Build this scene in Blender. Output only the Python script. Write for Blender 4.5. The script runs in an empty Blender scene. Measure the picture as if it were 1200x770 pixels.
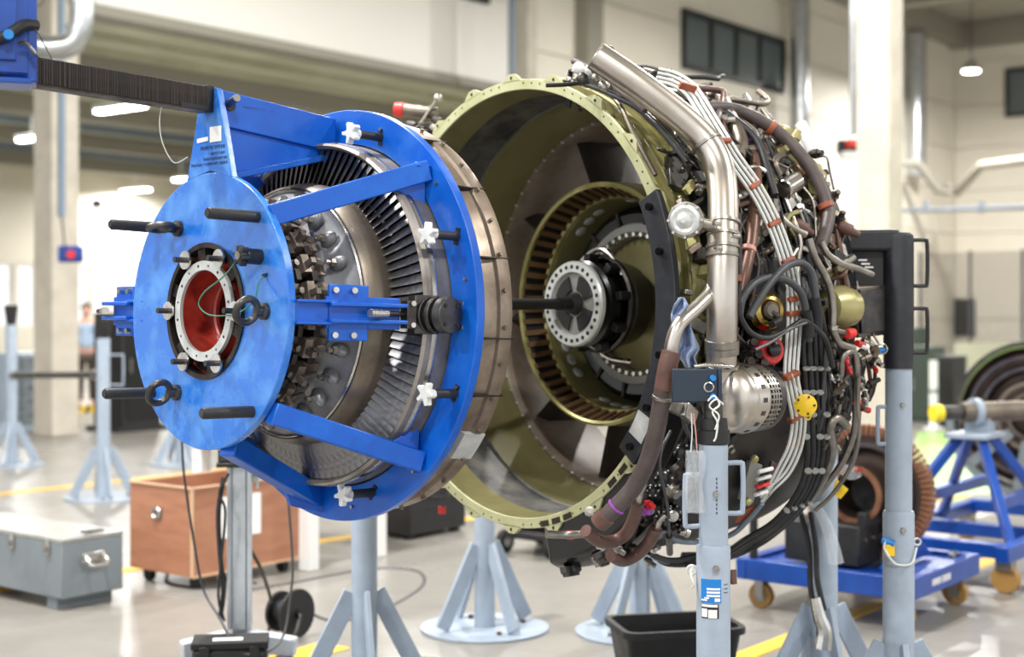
import bpy, math, random
from mathutils import Vector, Matrix
sc = bpy.context.scene
RND = random.Random(11)
# ---------------------------------------------------------------- camera
FPX, CX, HY, EYE = 1666.67, 600.0, 360.0, 1.6      # 50 mm lens on a 1200 x 770 frame, eye level with the engine axis
cam_d = bpy.data.cameras.new('camera'); cam = bpy.data.objects.new('camera', cam_d); sc.collection.objects.link(cam)
cam.location = (0, 0, EYE); cam.rotation_euler = (math.pi / 2, 0, 0)
cam_d.lens = 50; cam_d.sensor_width = 36; cam_d.sensor_fit = 'HORIZONTAL'
cam_d.shift_y = -25 / 1200
cam_d.clip_end = 300
cam_d.dof.use_dof = True; cam_d.dof.focus_distance = 4.15; cam_d.dof.aperture_fstop = 2.0
sc.camera = cam
# ---------------------------------------------------------------- light and exposure
w = bpy.data.worlds.new('world'); sc.world = w; w.use_nodes = True
w.node_tree.nodes['Background'].inputs[0].default_value = (0.96, 0.98, 1.0, 1)
w.node_tree.nodes['Background'].inputs[1].default_value = 1.15
sc.view_settings.view_transform = 'Standard'; sc.view_settings.look = 'None'
sc.view_settings.gamma = 1.0; sc.view_settings.use_curve_mapping = False
sc.view_settings.exposure = 0.38
HALL_LAMP_W, LOW_LAMP_W = 520.0, 210.0
sc.cycles.use_denoising = True
sc.cycles.max_bounces = 8

# ---------------------------------------------------------------- coordinates
HA = math.radians(38.0)                              # heading of the hall's long wall
U = Vector((math.sin(HA), math.cos(HA), 0)); V = Vector((-math.cos(HA), math.sin(HA), 0))
HROT = math.atan2(U.y, U.x)
def H(u, v, z=0.0): return U * u + V * v + Vector((0, 0, z))
def P(px, py, d): return Vector(((px - CX) / FPX * d, d, EYE + (HY - py) / FPX * d))
def G(px, py, z=0.0): return P(px, py, FPX * (EYE - z) / (py - HY))
def u_at(px, v):
    th = math.atan((px - CX) / FPX); return v / math.tan(HA - th)
def z_at(px, py, v):
    th = math.atan((px - CX) / FPX); d = v / math.sin(HA - th) * math.cos(th)
    return EYE + (HY - py) / FPX * d
def frame(origin, heading_deg, dip=0.0):
    a = math.radians(heading_deg); e = math.radians(dip)                    # local X points away along the heading, Y to its left, Z up
    X = Vector((math.sin(a) * math.cos(e), math.cos(a) * math.cos(e), -math.sin(e))); Y = Vector((0, 0, 1)).cross(X).normalized(); Z = X.cross(Y)
    m = Matrix((X, Y, Z)).transposed().to_4x4(); m.translation = origin
    return m
def lin(c):
    out = []
    for x in c:
        x /= 255.0
        out.append(x / 12.92 if x <= 0.04045 else ((x + 0.055) / 1.055) ** 2.4)
    return tuple(out) + (1.0,)

# ---------------------------------------------------------------- materials
MATS = {}
def mat(name, col, rough=0.5, metal=0.0, col2=None, scale=6.0, amt=(0.4, 0.7), bump=0.0, bscale=None, rough2=None, coat=0.0, detail=4.0, stretch=None, emit=0.0, alpha=1.0, trans=0.0):
    if name in MATS: return MATS[name]
    m = bpy.data.materials.new(name); m.use_nodes = True
    nt = m.node_tree; b = nt.nodes['Principled BSDF']; L = nt.links.new
    b.inputs['Base Color'].default_value = lin(col); b.inputs['Roughness'].default_value = rough; b.inputs['Metallic'].default_value = metal
    b.inputs['Coat Weight'].default_value = coat; b.inputs['Coat Roughness'].default_value = 0.15
    if trans: b.inputs['Transmission Weight'].default_value = trans
    if alpha < 1: b.inputs['Alpha'].default_value = alpha
    if emit:
        b.inputs['Emission Color'].default_value = lin(col); b.inputs['Emission Strength'].default_value = emit
    if col2 or rough2 is not None or bump:
        tc = nt.nodes.new('ShaderNodeTexCoord'); mp = nt.nodes.new('ShaderNodeMapping'); L(tc.outputs['Object'], mp.inputs['Vector'])
        if stretch: mp.inputs['Scale'].default_value = stretch
        n = nt.nodes.new('ShaderNodeTexNoise'); n.inputs['Scale'].default_value = scale; n.inputs['Detail'].default_value = detail
        n.inputs['Roughness'].default_value = 0.62
        L(mp.outputs[0], n.inputs['Vector'])
        r = nt.nodes.new('ShaderNodeValToRGB'); r.color_ramp.elements[0].position = amt[0]; r.color_ramp.elements[1].position = amt[1]
        L(n.outputs['Fac'], r.inputs[0])
        if col2:
            mx = nt.nodes.new('ShaderNodeMix'); mx.data_type = 'RGBA'
            mx.inputs[6].default_value = lin(col); mx.inputs[7].default_value = lin(col2)
            L(r.outputs[0], mx.inputs[0]); L(mx.outputs[2], b.inputs['Base Color'])
        if rough2 is not None:
            mr = nt.nodes.new('ShaderNodeMapRange'); mr.inputs[3].default_value = rough; mr.inputs[4].default_value = rough2
            L(r.outputs[0], mr.inputs[0]); L(mr.outputs[0], b.inputs['Roughness'])
        if bump:
            n2 = nt.nodes.new('ShaderNodeTexNoise'); n2.inputs['Scale'].default_value = bscale or scale * 6; n2.inputs['Detail'].default_value = 3
            L(mp.outputs[0], n2.inputs['Vector'])
            bp = nt.nodes.new('ShaderNodeBump'); bp.inputs['Strength'].default_value = bump; bp.inputs['Distance'].default_value = 0.01
            L(n2.outputs['Fac'], bp.inputs['Height']); L(bp.outputs[0], b.inputs['Normal'])
    MATS[name] = m
    return m
mat('blue', (0, 84, 186), 0.3, 0, (10, 100, 200), 9, (0.45, 0.75), rough2=0.5, coat=0.06, bump=0.04, bscale=60)
mat('blue_plate_lit', (30, 108, 204), 0.22, 0, (84, 148, 222), 8, (0.44, 0.66), rough2=0.45, coat=0.3, bump=0.06, bscale=40, detail=9)  # blue paint lightened: gloss on the front faces put into colour, plus scuffs
mat('blue_dark', (4, 58, 142), 0.35, 0, (12, 72, 160), 5, (0.4, 0.7), coat=0.1)
mat('navy', (30, 44, 60), 0.45)
mat('black', (20, 20, 22), 0.42, 0, (34, 33, 34), 12, rough2=0.6)
mat('black_matt', (24, 24, 26), 0.7)
mat('black_gloss', (14, 14, 16), 0.22)
mat('black_powder', (30, 32, 38), 0.5, 0, (40, 42, 48), 30, bump=0.05)
mat('rubber_cable', (26, 26, 28), 0.5, 0, (44, 44, 48), 20)
mat('cable_grey', (62, 64, 68), 0.45)
mat('oxide', (74, 68, 64), 0.45, 0.75, (40, 36, 34), 14, rough2=0.6)
mat('steel', (168, 163, 156), 0.36, 1.0, (126, 120, 112), 9, rough2=0.5)
mat('steel_bright', (206, 204, 200), 0.22, 1.0, (182, 176, 168), 12, rough2=0.34)
mat('steel_dark', (92, 90, 88), 0.4, 0.9, (64, 60, 58), 12)
mat('steel_duct', (196, 189, 180), 0.32, 1.0, (164, 146, 128), 5, (0.5, 0.8), rough2=0.46)
mat('blade', (136, 136, 138), 0.34, 0.9, (98, 96, 96), 30)
mat('tan_metal', (138, 127, 114), 0.4, 0.85, (88, 83, 80), 5, rough2=0.5, detail=7)
mat('case_metal', (156, 142, 126), 0.4, 0.8, (122, 108, 96), 9, rough2=0.55)
mat('dish', (152, 153, 155), 0.34, 0.45, (116, 116, 120), 8, rough2=0.5)
mat('clamp_metal', (134, 121, 109), 0.42, 0.5, (86, 76, 69), 16)
mat('olive_rim', (190, 190, 150), 0.45, 0.1, (172, 172, 126), 7, rough2=0.5)
mat('olive', (134, 128, 88), 0.34, 0.2, (110, 104, 68), 4, rough2=0.45, coat=0.2)
mat('olive_bright', (150, 144, 90), 0.3, 0.4, (184, 176, 120), 7, (0.5, 0.62), coat=0.2)
mat('abradable', (104, 102, 97), 0.55, 0, (52, 52, 51), 7, (0.35, 0.6), detail=8)
mat('frame_brown', (136, 122, 110), 0.5, 0.1, (108, 94, 84), 8)
mat('strut_dark', (50, 46, 44), 0.45, 0.3, (66, 60, 55), 6)
mat('slot_brown', (120, 92, 62), 0.45, 0.5, (92, 70, 48), 10)
mat('bore_red', (176, 62, 50), 0.3, 0, (132, 36, 30), 12, coat=0.3)
mat('bore_shaded', (96, 26, 24), 0.4, 0, (70, 18, 18), 12)  # darker copy of bore_red, the shade deep in the bore painted in
mat('ring_white', (206, 208, 206), 0.35, 0.3, (184, 186, 186), 20)
mat('white_knob', (220, 222, 220), 0.45)
mat('white', (232, 232, 230), 0.5)
mat('paper', (240, 240, 238), 0.7)
mat('brass', (176, 150, 84), 0.25, 1.0, (140, 116, 60), 10)
mat('gold_green', (170, 162, 112), 0.36, 0.4, (146, 138, 90), 8)
mat('hose_brown', (104, 74, 66), 0.5, 0, (84, 60, 54), 18, bump=0.15, bscale=120)
mat('hose_grey_brown', (84, 72, 70), 0.5, 0, (66, 56, 54), 18)
mat('clamp_brown', (158, 84, 54), 0.5, 0, (132, 66, 42), 18)
mat('copper', (108, 80, 68), 0.42, 0.5, (92, 66, 56), 9)
mat('wire_white', (216, 218, 214), 0.5)
mat('red', (186, 26, 30), 0.35)
mat('red_cap', (220, 52, 46), 0.4)
mat('yellow', (242, 200, 32), 0.45)
mat('yellow_cap', (240, 216, 50), 0.45)
mat('yellow_paint', (240, 190, 60), 0.45, 0, (222, 170, 56), 3, rough2=0.6)
mat('stand_grey', (158, 171, 186), 0.42, 0, (146, 158, 173), 8, rough2=0.52, coat=0.1)
mat('grey_box', (118, 126, 131), 0.42, 0, (108, 116, 120), 5, coat=0.1)
mat('grey_lid', (146, 147, 142), 0.34, 0, (130, 130, 126), 7)
mat('plywood', (172, 120, 92), 0.5, 0, (154, 102, 76), 3, stretch=(1, 1, 6), detail=6, coat=0.1)
mat('plywood_edge', (206, 172, 138), 0.6)
mat('aluminium', (206, 212, 218), 0.38, 0.25, (192, 198, 204), 20)
mat('concrete_column', (196, 188, 174), 0.75, 0, (178, 170, 156), 3)
mat('concrete_floor', (146, 142, 136), 0.26, 0, (120, 116, 110), 0.9, (0.35, 0.7), rough2=0.42, detail=9)
mat('green_floor', (164, 204, 110), 0.35, 0, (150, 190, 100), 1.5)
mat('wall_cream', (236, 229, 214), 0.6, 0, (230, 223, 208), 0.8)
mat('wall_white', (244, 241, 234), 0.6)
mat('deck_green', (206, 208, 182), 0.6, 0, (176, 178, 152), 0.6)
mat('deck_grey', (176, 172, 160), 0.6)
mat('beam_grey', (150, 146, 134), 0.6)
mat('beam_blue', (120, 134, 150), 0.6)
mat('galvanised', (196, 198, 198), 0.28, 0.9, (170, 174, 176), 6)
mat('glass_dark', (104, 113, 115), 0.12, 0.0)
mat('frame_dark', (34, 38, 36), 0.5)
mat('lamp_glow', (255, 253, 248), 0.5, emit=14.0)
mat('rag', (150, 166, 196), 0.9, 0, (122, 140, 174), 60, bump=0.3, bscale=200)
mat('wood_rail', (52, 42, 37), 0.5, 0.2, (34, 29, 26), 60, (0.35, 0.65), stretch=(1, 0.02, 0.02), detail=5)
mat('bag', (226, 232, 238), 0.12, 0, alpha=0.26)
mat('sticker_blue', (16, 122, 200), 0.4)
mat('stencil', (40, 60, 110), 0.6)
mat('rust_blade', (150, 104, 78), 0.42, 0.6, (108, 72, 56), 12)
mat('rotor_dark', (74, 60, 54), 0.38, 0.7, (46, 38, 36), 5)
mat('rotor_steel', (108, 102, 104), 0.3, 0.9, (76, 74, 84), 5)
mat('caster_tan', (158, 120, 62), 0.5)
mat('cabinet_green', (58, 70, 60), 0.5)
mat('skin', (206, 160, 138), 0.6); mat('shirt', (170, 190, 210), 0.8, 0, (120, 146, 176), 40); mat('hair', (70, 52, 42), 0.7); mat('trousers', (70, 56, 48), 0.8)
mat('shroud', (160, 153, 145), 0.46, 0.6, (118, 110, 102), 8, rough2=0.55)
mat('wire_green', (60, 128, 108), 0.5)
mat('purple', (150, 70, 170), 0.5)
mat('pink', (206, 150, 140), 0.5)

# ---------------------------------------------------------------- mesh builder
def basis(d):
    d = d.normalized(); a = Vector((0, 0, 1)) if abs(d.z) < 0.9 else Vector((1, 0, 0))
    x = a.cross(d).normalized(); return x, d.cross(x)
def catmull(pts, k=6):
    pts = [Vector(p) for p in pts]
    if len(pts) < 3 or k < 2: return pts
    out = []
    for i in range(len(pts) - 1):
        p0 = pts[i - 1] if i else pts[0] * 2 - pts[1]; p1, p2 = pts[i], pts[i + 1]
        p3 = pts[i + 2] if i + 2 < len(pts) else pts[-1] * 2 - pts[-2]
        for j in range(k):
            t = j / k
            out.append(0.5 * (2 * p1 + (p2 - p0) * t + (2 * p0 - 5 * p1 + 4 * p2 - p3) * t * t + (3 * p1 - p0 - 3 * p2 + p3) * t ** 3))
    out.append(pts[-1]); return out
def cyl_pt(a, r, deg):
    t = math.radians(deg); return Vector((a, -r * math.sin(t), r * math.cos(t)))
class MB:
    def __init__(self): self.v = []; self.f = []
    def add(self, vs, fs, m=None):
        o = len(self.v); self.v += [tuple(m @ Vector(p)) if m else tuple(p) for p in vs]; self.f += [tuple(i + o for i in f) for f in fs]; return self
    def box(self, c, s, m=None):
        cx, cy, cz = c; x, y, z = s[0] / 2, s[1] / 2, s[2] / 2
        vs = [(cx + i * x, cy + j * y, cz + k * z) for i in (-1, 1) for j in (-1, 1) for k in (-1, 1)]
        return self.add(vs, [(0, 1, 3, 2), (4, 6, 7, 5), (0, 4, 5, 1), (2, 3, 7, 6), (0, 2, 6, 4), (1, 5, 7, 3)], m)
    def bar(self, p, q, w, h, up=(0, 0, 1)):
        p, q = Vector(p), Vector(q); d = (q - p).normalized(); x = d.cross(Vector(up))
        if x.length < 1e-4: x = d.cross(Vector((1, 0, 0)))
        x.normalize(); y = x.cross(d)
        vs = [b + x * (i * w / 2) + y * (j * h / 2) for b in (p, q) for i, j in ((-1, -1), (1, -1), (1, 1), (-1, 1))]
        return self.add(vs, [(3, 2, 1, 0), (4, 5, 6, 7), (0, 1, 5, 4), (1, 2, 6, 5), (2, 3, 7, 6), (3, 0, 4, 7)])
    def cyl(self, p, q, r, n=16, r2=None, caps=True):
        p, q = Vector(p), Vector(q); x, y = basis(q - p); r2 = r if r2 is None else r2
        vs = [b + (x * math.cos(2 * math.pi * i / n) + y * math.sin(2 * math.pi * i / n)) * rr for b, rr in ((p, r), (q, r2)) for i in range(n)]
        fs = [(i, (i + 1) % n, n + (i + 1) % n, n + i) for i in range(n)]
        if caps: fs += [tuple(range(n - 1, -1, -1)), tuple(range(n, 2 * n))]
        return self.add(vs, fs)
    def turn(self, p, q, prof, n=20):
        """lathe about the line p->q; prof = [(t along in metres, radius)]"""
        p, q = Vector(p), Vector(q); d = (q - p).normalized(); x, y = basis(d); vs = []; fs = []
        for t, r in prof:
            for i in range(n):
                a = 2 * math.pi * i / n; vs.append(p + d * t + (x * math.cos(a) + y * math.sin(a)) * r)
        for k in range(len(prof) - 1):
            for i in range(n):
                j = (i + 1) % n; fs.append((k * n + i, k * n + j, (k + 1) * n + j, (k + 1) * n + i))
        fs.append(tuple(range(n - 1, -1, -1))); m = (len(prof) - 1) * n; fs.append(tuple(range(m, m + n)))
        return self.add(vs, fs)
    def tube(self, pts, r, n=8, k=6, closed=False, caps=True):
        pts = catmull(pts, k) if not closed else [Vector(p) for p in pts]
        m = len(pts); rr = r if isinstance(r, (list, tuple)) else [r] * m
        if len(rr) != m: rr = [rr[0] + (rr[-1] - rr[0]) * i / (m - 1) for i in range(m)]
        vs = []; fs = []; x = None
        for i, p in enumerate(pts):
            t = (pts[(i + 1) % m] - pts[i - 1]) if closed else (pts[min(i + 1, m - 1)] - pts[max(i - 1, 0)])
            if t.length < 1e-9: t = Vector((0, 0, 1))
            t.normalize()
            if x is None: x, y = basis(t)
            else:
                x = x - t * x.dot(t)
                if x.length < 1e-6: x, _ = basis(t)
                x.normalize(); y = t.cross(x)
            for j in range(n):
                a = 2 * math.pi * j / n; vs.append(p + (x * math.cos(a) + y * math.sin(a)) * rr[i])
        for i in range(m if closed else m - 1):
            for j in range(n):
                a, b = i * n, ((i + 1) % m) * n; fs.append((a + j, a + (j + 1) % n, b + (j + 1) % n, b + j))
        if caps and not closed: fs += [tuple(range(n - 1, -1, -1)), tuple(range((m - 1) * n, m * n))]
        return self.add(vs, fs)
    def lathe(self, prof, n=64, a0=0.0, a1=360.0, closed=False, m=None):
        """about local X; angle from +Z towards -Y (the near side)"""
        full = abs(a1 - a0) >= 359.9; c = n if full else n + 1; k = len(prof); vs = []; fs = []
        for i in range(c):
            for a, r in prof: vs.append(cyl_pt(a, r, a0 + (a1 - a0) * i / n))
        for i in range(n):
            i2 = (i + 1) % c
            for j in range(k if closed else k - 1):
                j2 = (j + 1) % k; fs.append((i * k + j, i2 * k + j, i2 * k + j2, i * k + j2))
        if not full and closed: fs += [tuple(range(k)), tuple(range(c * k - 1, (c - 1) * k - 1, -1))]
        return self.add(vs, fs, m)
    def prism(self, poly, t, m=None):
        """polygon in local (y, z) extruded along x by t"""
        n = len(poly); vs = [(0, p[0], p[1]) for p in poly] + [(t, p[0], p[1]) for p in poly]
        fs = [tuple(range(n)), tuple(range(2 * n - 1, n - 1, -1))] + [(i, n + i, n + (i + 1) % n, (i + 1) % n) for i in range(n)]
        return self.add(vs, fs, m)
    def slab(self, pts, off):
        """any planar polygon thickened by a vector"""
        pts = [Vector(p) for p in pts]; n = len(pts); off = Vector(off)
        fs = [tuple(range(n)), tuple(range(2 * n - 1, n - 1, -1))] + [(i, n + i, n + (i + 1) % n, (i + 1) % n) for i in range(n)]
        return self.add(pts + [p + off for p in pts], fs)
    def torus(self, c, nrm, R, r, n=24, k=8):
        x, y = basis(Vector(nrm)); c = Vector(c)
        return self.tube([c + (x * math.cos(2 * math.pi * i / n) + y * math.sin(2 * math.pi * i / n)) * R for i in range(n)], r, k, 1, True)
    def ball(self, c, rx, ry=None, rz=None, n=14, k=8, m=None):
        ry = rx if ry is None else ry; rz = rx if rz is None else rz; vs = []; fs = []
        for i in range(k + 1):
            th = math.pi * i / k
            for j in range(n):
                a = 2 * math.pi * j / n; vs.append((c[0] + rx * math.sin(th) * math.cos(a), c[1] + ry * math.sin(th) * math.sin(a), c[2] + rz * math.cos(th)))
        for i in range(k):
            for j in range(n): fs.append((i * n + j, (i + 1) * n + j, (i + 1) * n + (j + 1) % n, i * n + (j + 1) % n))
        return self.add(vs, fs, m)
def mesh(name, mb, material, ang=35):
    me = bpy.data.meshes.new(name); me.from_pydata(mb.v, [], mb.f); me.validate(); me.update()
    import bmesh
    b = bmesh.new(); b.from_mesh(me); bmesh.ops.recalc_face_normals(b, faces=b.faces[:]); b.to_mesh(me); b.free()
    if ang:
        me.polygons.foreach_set('use_smooth', [True] * len(me.polygons)); me.set_sharp_from_angle(angle=math.radians(ang))
    me.materials.append(MATS[material]); return me
def part(name, mb, material, parent=None, bevel=0.0, ang=35, label=None, stuff=False):
    o = bpy.data.objects.new(name, mesh(name, mb, material, ang) if isinstance(mb, MB) else mb); sc.collection.objects.link(o)
    if parent is not None: o.parent = parent
    if bevel:
        md = o.modifiers.new('edge', 'BEVEL'); md.width = bevel; md.segments = 2; md.limit_method = 'ANGLE'; md.angle_limit = math.radians(40)
    if label: o['label'] = label
    if stuff: o['kind'] = 'stuff'
    return o
def inst(o, parent, m=None):
    c = o.copy(); sc.collection.objects.link(c); c.parent = parent
    if m is not None: c.matrix_local = m
    return c
def tag(o, label, cat, group=None, kind=None):
    o['label'] = label; o['category'] = cat
    if group: o['group'] = group
    if kind: o['kind'] = kind
    return o
def thing(name, label, cat, m=None, group=None):
    o = bpy.data.objects.new(name, None); sc.collection.objects.link(o); o.empty_display_size = 0.1
    if m is not None: o.matrix_world = m
    return tag(o, label, cat, group)
def struct(name, mb, material, parent=None, bevel=0.0, ang=30):
    o = part(name, mb, material, parent, bevel, ang)
    if parent is None: o['kind'] = 'structure'
    return o
def at(loc, rz=0.0):
    return Matrix.Translation(loc) @ Matrix.Rotation(rz, 4, 'Z')
HM = Matrix.Rotation(HROT, 4, 'Z')                      # hall axes: local x = along the long wall, y = towards it

# ================================================================ THE HALL
def hbox(mb, u0, u1, v0, v1, z0, z1):
    return mb.box(((u0 + u1) / 2, (v0 + v1) / 2, (z0 + z1) / 2), (u1 - u0, v1 - v0, z1 - z0), HM)
V1, V2, UEND, ZC, ZLOW = 15.5, 33.0, 41.0, 9.9, 5.5
UOPEN = u_at(596, V1)
struct('floor', hbox(MB(), -14, 60, -26, 46, -0.2, 0.0), 'concrete_floor')
fl = struct('green_floor_area', MB(), 'green_floor')
fl.data = mesh('green_floor_area', MB().slab([G(1062, 586), G(1300, 596), G(1320, 505), G(1075, 507)], (0, 0, 0.004)), 'green_floor', 0)
def line(name, p, q, wd, label):
    d = (q - p).normalized(); s = Vector((-d.y, d.x, 0)) * wd / 2
    o = part(name, MB().slab([p - s, q - s, q + s, p + s], (0, 0, 0.005)), 'yellow_paint', None, 0, 0)
    o['kind'] = 'structure'; return o
line('floor_marking', G(-60, 586), G(395, 536), 0.13, '')
line('floor_marking', G(-60, 700), G(560, 607), 0.11, '')
line('floor_marking', G(860, 774), G(1250, 622), 0.11, '')
line('floor_marking', G(1020, 592), G(1260, 573), 0.14, '')
line('floor_marking', G(330, 775), G(392, 757), 0.20, '')
# long wall: fascia over the opening, full wall beyond, each panel row its own piece
wall = struct('wall_long', hbox(MB(), -6, UOPEN, V1 + 0.05, V1 + 0.3, ZLOW, ZC).add([], []), 'wall_white')
hb = MB(); hbox(hb, UOPEN, UEND, V1 + 0.08, V1 + 0.3, 0, ZC); part('backing', hb, 'wall_cream', wall)
z = 0.0; rows = [0, 1.25, 2.5, 3.75, 5.0, 6.25, 7.5, 8.75, ZC]
for i in range(8):
    for a, b in ((UOPEN, UOPEN + 7), (UOPEN + 7, UOPEN + 14), (UOPEN + 14, UEND)):
        hb = MB(); hbox(hb, a + 0.01, b - 0.01, V1, V1 + 0.07, rows[i] + 0.012, rows[i + 1] - 0.012); part('wall_panel', hb, 'wall_cream', wall, 0, 0)
for i in range(3):
    hb = MB(); hbox(hb, -6, UOPEN - 0.02, V1, V1 + 0.045, ZLOW + i * 1.467 + 0.01, ZLOW + (i + 1) * 1.467 - 0.01); part('fascia_panel', hb, 'wall_white', wall, 0, 0)
hb = MB(); hbox(hb, -6, UOPEN, V1 - 0.06, V1 + 0.3, ZLOW - 0.14, ZLOW); part('edge_trim', hb, 'beam_grey', wall, 0, 0)
def strip_window(name, u0, u1, z0, z1, n):
    o = struct(name, hbox(MB(), u0, u1, V1 - 0.03, V1 - 0.005, z0, z1), 'glass_dark')
    f = MB()
    hbox(f, u0 - 0.08, u1 + 0.08, V1 - 0.10, V1 - 0.006, z1, z1 + 0.12); hbox(f, u0 - 0.08, u1 + 0.08, V1 - 0.10, V1 - 0.006, z0 - 0.12, z0)
    hbox(f, u0 - 0.08, u0, V1 - 0.10, V1 - 0.006, z0, z1); hbox(f, u1, u1 + 0.08, V1 - 0.10, V1 - 0.006, z0, z1)
    part('window_frame', f, 'frame_dark', o, 0, 0)
    for i in range(1, n):
        c = u0 + (u1 - u0) * i / n; g = MB(); hbox(g, c - 0.05, c + 0.05, V1 - 0.09, V1 - 0.03, z0, z1); part('mullion', g, 'frame_dark', o, 0, 0)
    return o
strip_window('window_1', u_at(800, V1), u_at(915, V1), 6.7, 7.72, 4)
strip_window('window_2', u_at(480, V1), u_at(566, V1), 6.95, 7.9, 3)
# end wall with its dark windows and panel rows
wall_e = struct('wall_end', hbox(MB(), UEND + 0.08, UEND + 0.3, -26, V1 + 0.3, 0, ZC), 'wall_cream')
for i in range(8):
    for a, b in ((V1 - 0.01, V1 - 6.0), (V1 - 6.0, V1 - 12), (V1 - 12, V1 - 18)):
        hb = MB(); hbox(hb, UEND, UEND + 0.07, b + 0.01, a - 0.01, rows[i] + 0.012, rows[i + 1] - 0.012); part('wall_panel', hb, 'wall_cream', wall_e, 0, 0)
def end_window(name, v0, v1, z0, z1):
    o = struct(name, hbox(MB(), UEND - 0.03, UEND - 0.005, v0, v1, z0, z1), 'glass_dark')
    f = MB()
    for a, b, c, d in ((v0 - .08, v1 + .08, z1, z1 + .1), (v0 - .08, v1 + .08, z0 - .1, z0), (v0 - .08, v0, z0, z1), (v1, v1 + .08, z0, z1)): hbox(f, UEND - 0.1, UEND - 0.006, a, b, c, d)
    part('window_frame', f, 'frame_dark', o, 0, 0)
th = math.atan((1182 - CX) / FPX); dv = UEND * math.tan(HA - th)
end_window('window_3', dv - 1.6, dv, 7.15, 8.35)
th = math.atan((1128 - CX) / FPX)
o = struct('door_1', hbox(MB(), UEND - 0.06, UEND - 0.005, UEND * math.tan(HA - math.atan((1143 - CX) / FPX)), UEND * math.tan(HA - math.atan((1118 - CX) / FPX)), 0.75, 1.85), 'frame_dark')
# ceilings
ce = struct('ceiling', hbox(MB(), -14, UEND + 0.3, -26, V1 + 0.3, ZC, ZC + 0.2), 'deck_grey')
for i in range(26):
    hb = MB(); u = 20 + i * 0.82; hbox(hb, u, u + 0.42, -6, V1, ZC - 0.09, ZC); part('deck_rib', hb, 'deck_grey', ce, 0, 0)
for u in (27.0, 34.0, 40.4):
    hb = MB(); hbox(hb, u, u + 0.5, -20, V1, ZC - 0.75, ZC - 0.09); struct('beam', hb, 'beam_grey')
hb = MB(); hbox(hb, 22, UEND, V1 - 0.5, V1 - 0.02, ZC - 0.7, ZC - 0.1); struct('beam', hb, 'beam_grey')
cl = struct('ceiling_low', hbox(MB(), -10, 46, V1 + 0.3, V2 + 0.4, ZLOW, ZLOW + 0.2), 'deck_green')
for i in range(17):
    hb = MB(); v = V1 + 0.6 + i * 1.0; hbox(hb, -8, 40, v, v + 0.42, ZLOW - 0.09, ZLOW); part('deck_rib', hb, 'deck_green', cl, 0, 0)
for v, tl in ((18.2, 'nearest the wall opening'), (22.4, 'second from the wall opening'), (26.6, 'third from the wall opening'), (30.8, 'closest to the far windows')):
    hb = MB(); hbox(hb, -8, 40, v, v + 0.34, ZLOW - 0.42, ZLOW - 0.09); struct('beam', hb, 'beam_grey')
    hb = MB(); hbox(hb, -8, 40, v + 2.3, v + 2.42, ZLOW - 0.30, ZLOW - 0.16); tag(part('cable_tray', hb, 'beam_blue', None, 0, 0), 'blue grey cable tray under the low ceiling, ' + tl, 'cable tray', 'cable trays under the low ceiling')
# far wall of the low bay with daylight windows
fw = struct('wall_far', hbox(MB(), -10, 46, V2, V2 + 0.3, 2.75, ZLOW), 'wall_cream')
hb = MB(); hbox(hb, -10, 46, V2, V2 + 0.3, 0, 1.1); part('lower_wall', hb, 'wall_cream', fw, 0, 0)
wins = [(-60, -32), (-30, 17), (21, 45), (88, 109), (116, 124)]
edges = [u_at(a, V2) for p in wins for a in p]
pts_ = [-10] + edges + [46]
for i in range(0, len(pts_), 2):
    hb = MB(); hbox(hb, pts_[i], pts_[i + 1], V2, V2 + 0.3, 1.1, 2.75); part('pier', hb, 'wall_cream', fw, 0, 0)
for i, (a, b) in enumerate(wins):
    u0, u1 = u_at(a, V2), u_at(b, V2); f = MB()
    for x0, x1, z0, z1 in ((u0, u1, 1.1, 1.18), (u0, u1, 2.67, 2.75), (u0, u0 + .07, 1.18, 2.67), (u1 - .07, u1, 1.18, 2.67), (u0, u1, 2.2, 2.25)): hbox(f, x0, x1, V2 + 0.05, V2 + 0.15, z0, z1)
    struct('window_%d' % (i + 4), f, 'wall_white')
hb = MB(); hbox(hb, 45.7, 46, V1, V2, 0, ZLOW); struct('wall_side', hb, 'wall_cream')
# concrete columns
def column(px, wpx, d, name, z1, py=None):
    wd = wpx / FPX * d / 1.3; c = P(px, HY, d); c.z = 0
    m = at(c, HROT)
    return struct(name, MB().box((0, 0, z1 / 2), (wd, wd, z1), m), 'concrete_column', None, 0.015)
column(66, 48, 17.8, 'column', ZLOW); column(1031, 53, 15.6, 'column', ZC); column(617, 24, 23.8, 'column', ZC)
for px, d, wpx, col_ in ((600, 23.6, 8, 'beam_blue'), (72, 17.3, 7, 'beam_blue'), (1000, 16.5, 6, 'galvanised')):
    c = P(px, HY, d); c.z = 0; tt = ZLOW if px < 500 else ZC; zb = 2.7 if px < 500 else (EYE if px < 700 else 3.6)
    tag(part('conduit', MB().box((0, 0, (tt + zb) / 2), (wpx / FPX * d, 0.06, tt - zb), at(c, HROT)), col_, None, 0, 0),
        {600: 'blue grey conduit down the pale column behind the olive fan case', 72: 'blue grey conduit down the concrete column with the blue box', 1000: 'thin metal conduit beside the tall concrete column'}[px], 'conduit')
struct('trim_1', MB().box((0, 0, ZC / 2), (0.5, 0.4, ZC), at(H(u_at(683, V1), V1 - 0.1), HROT)), 'beam_grey')
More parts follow.
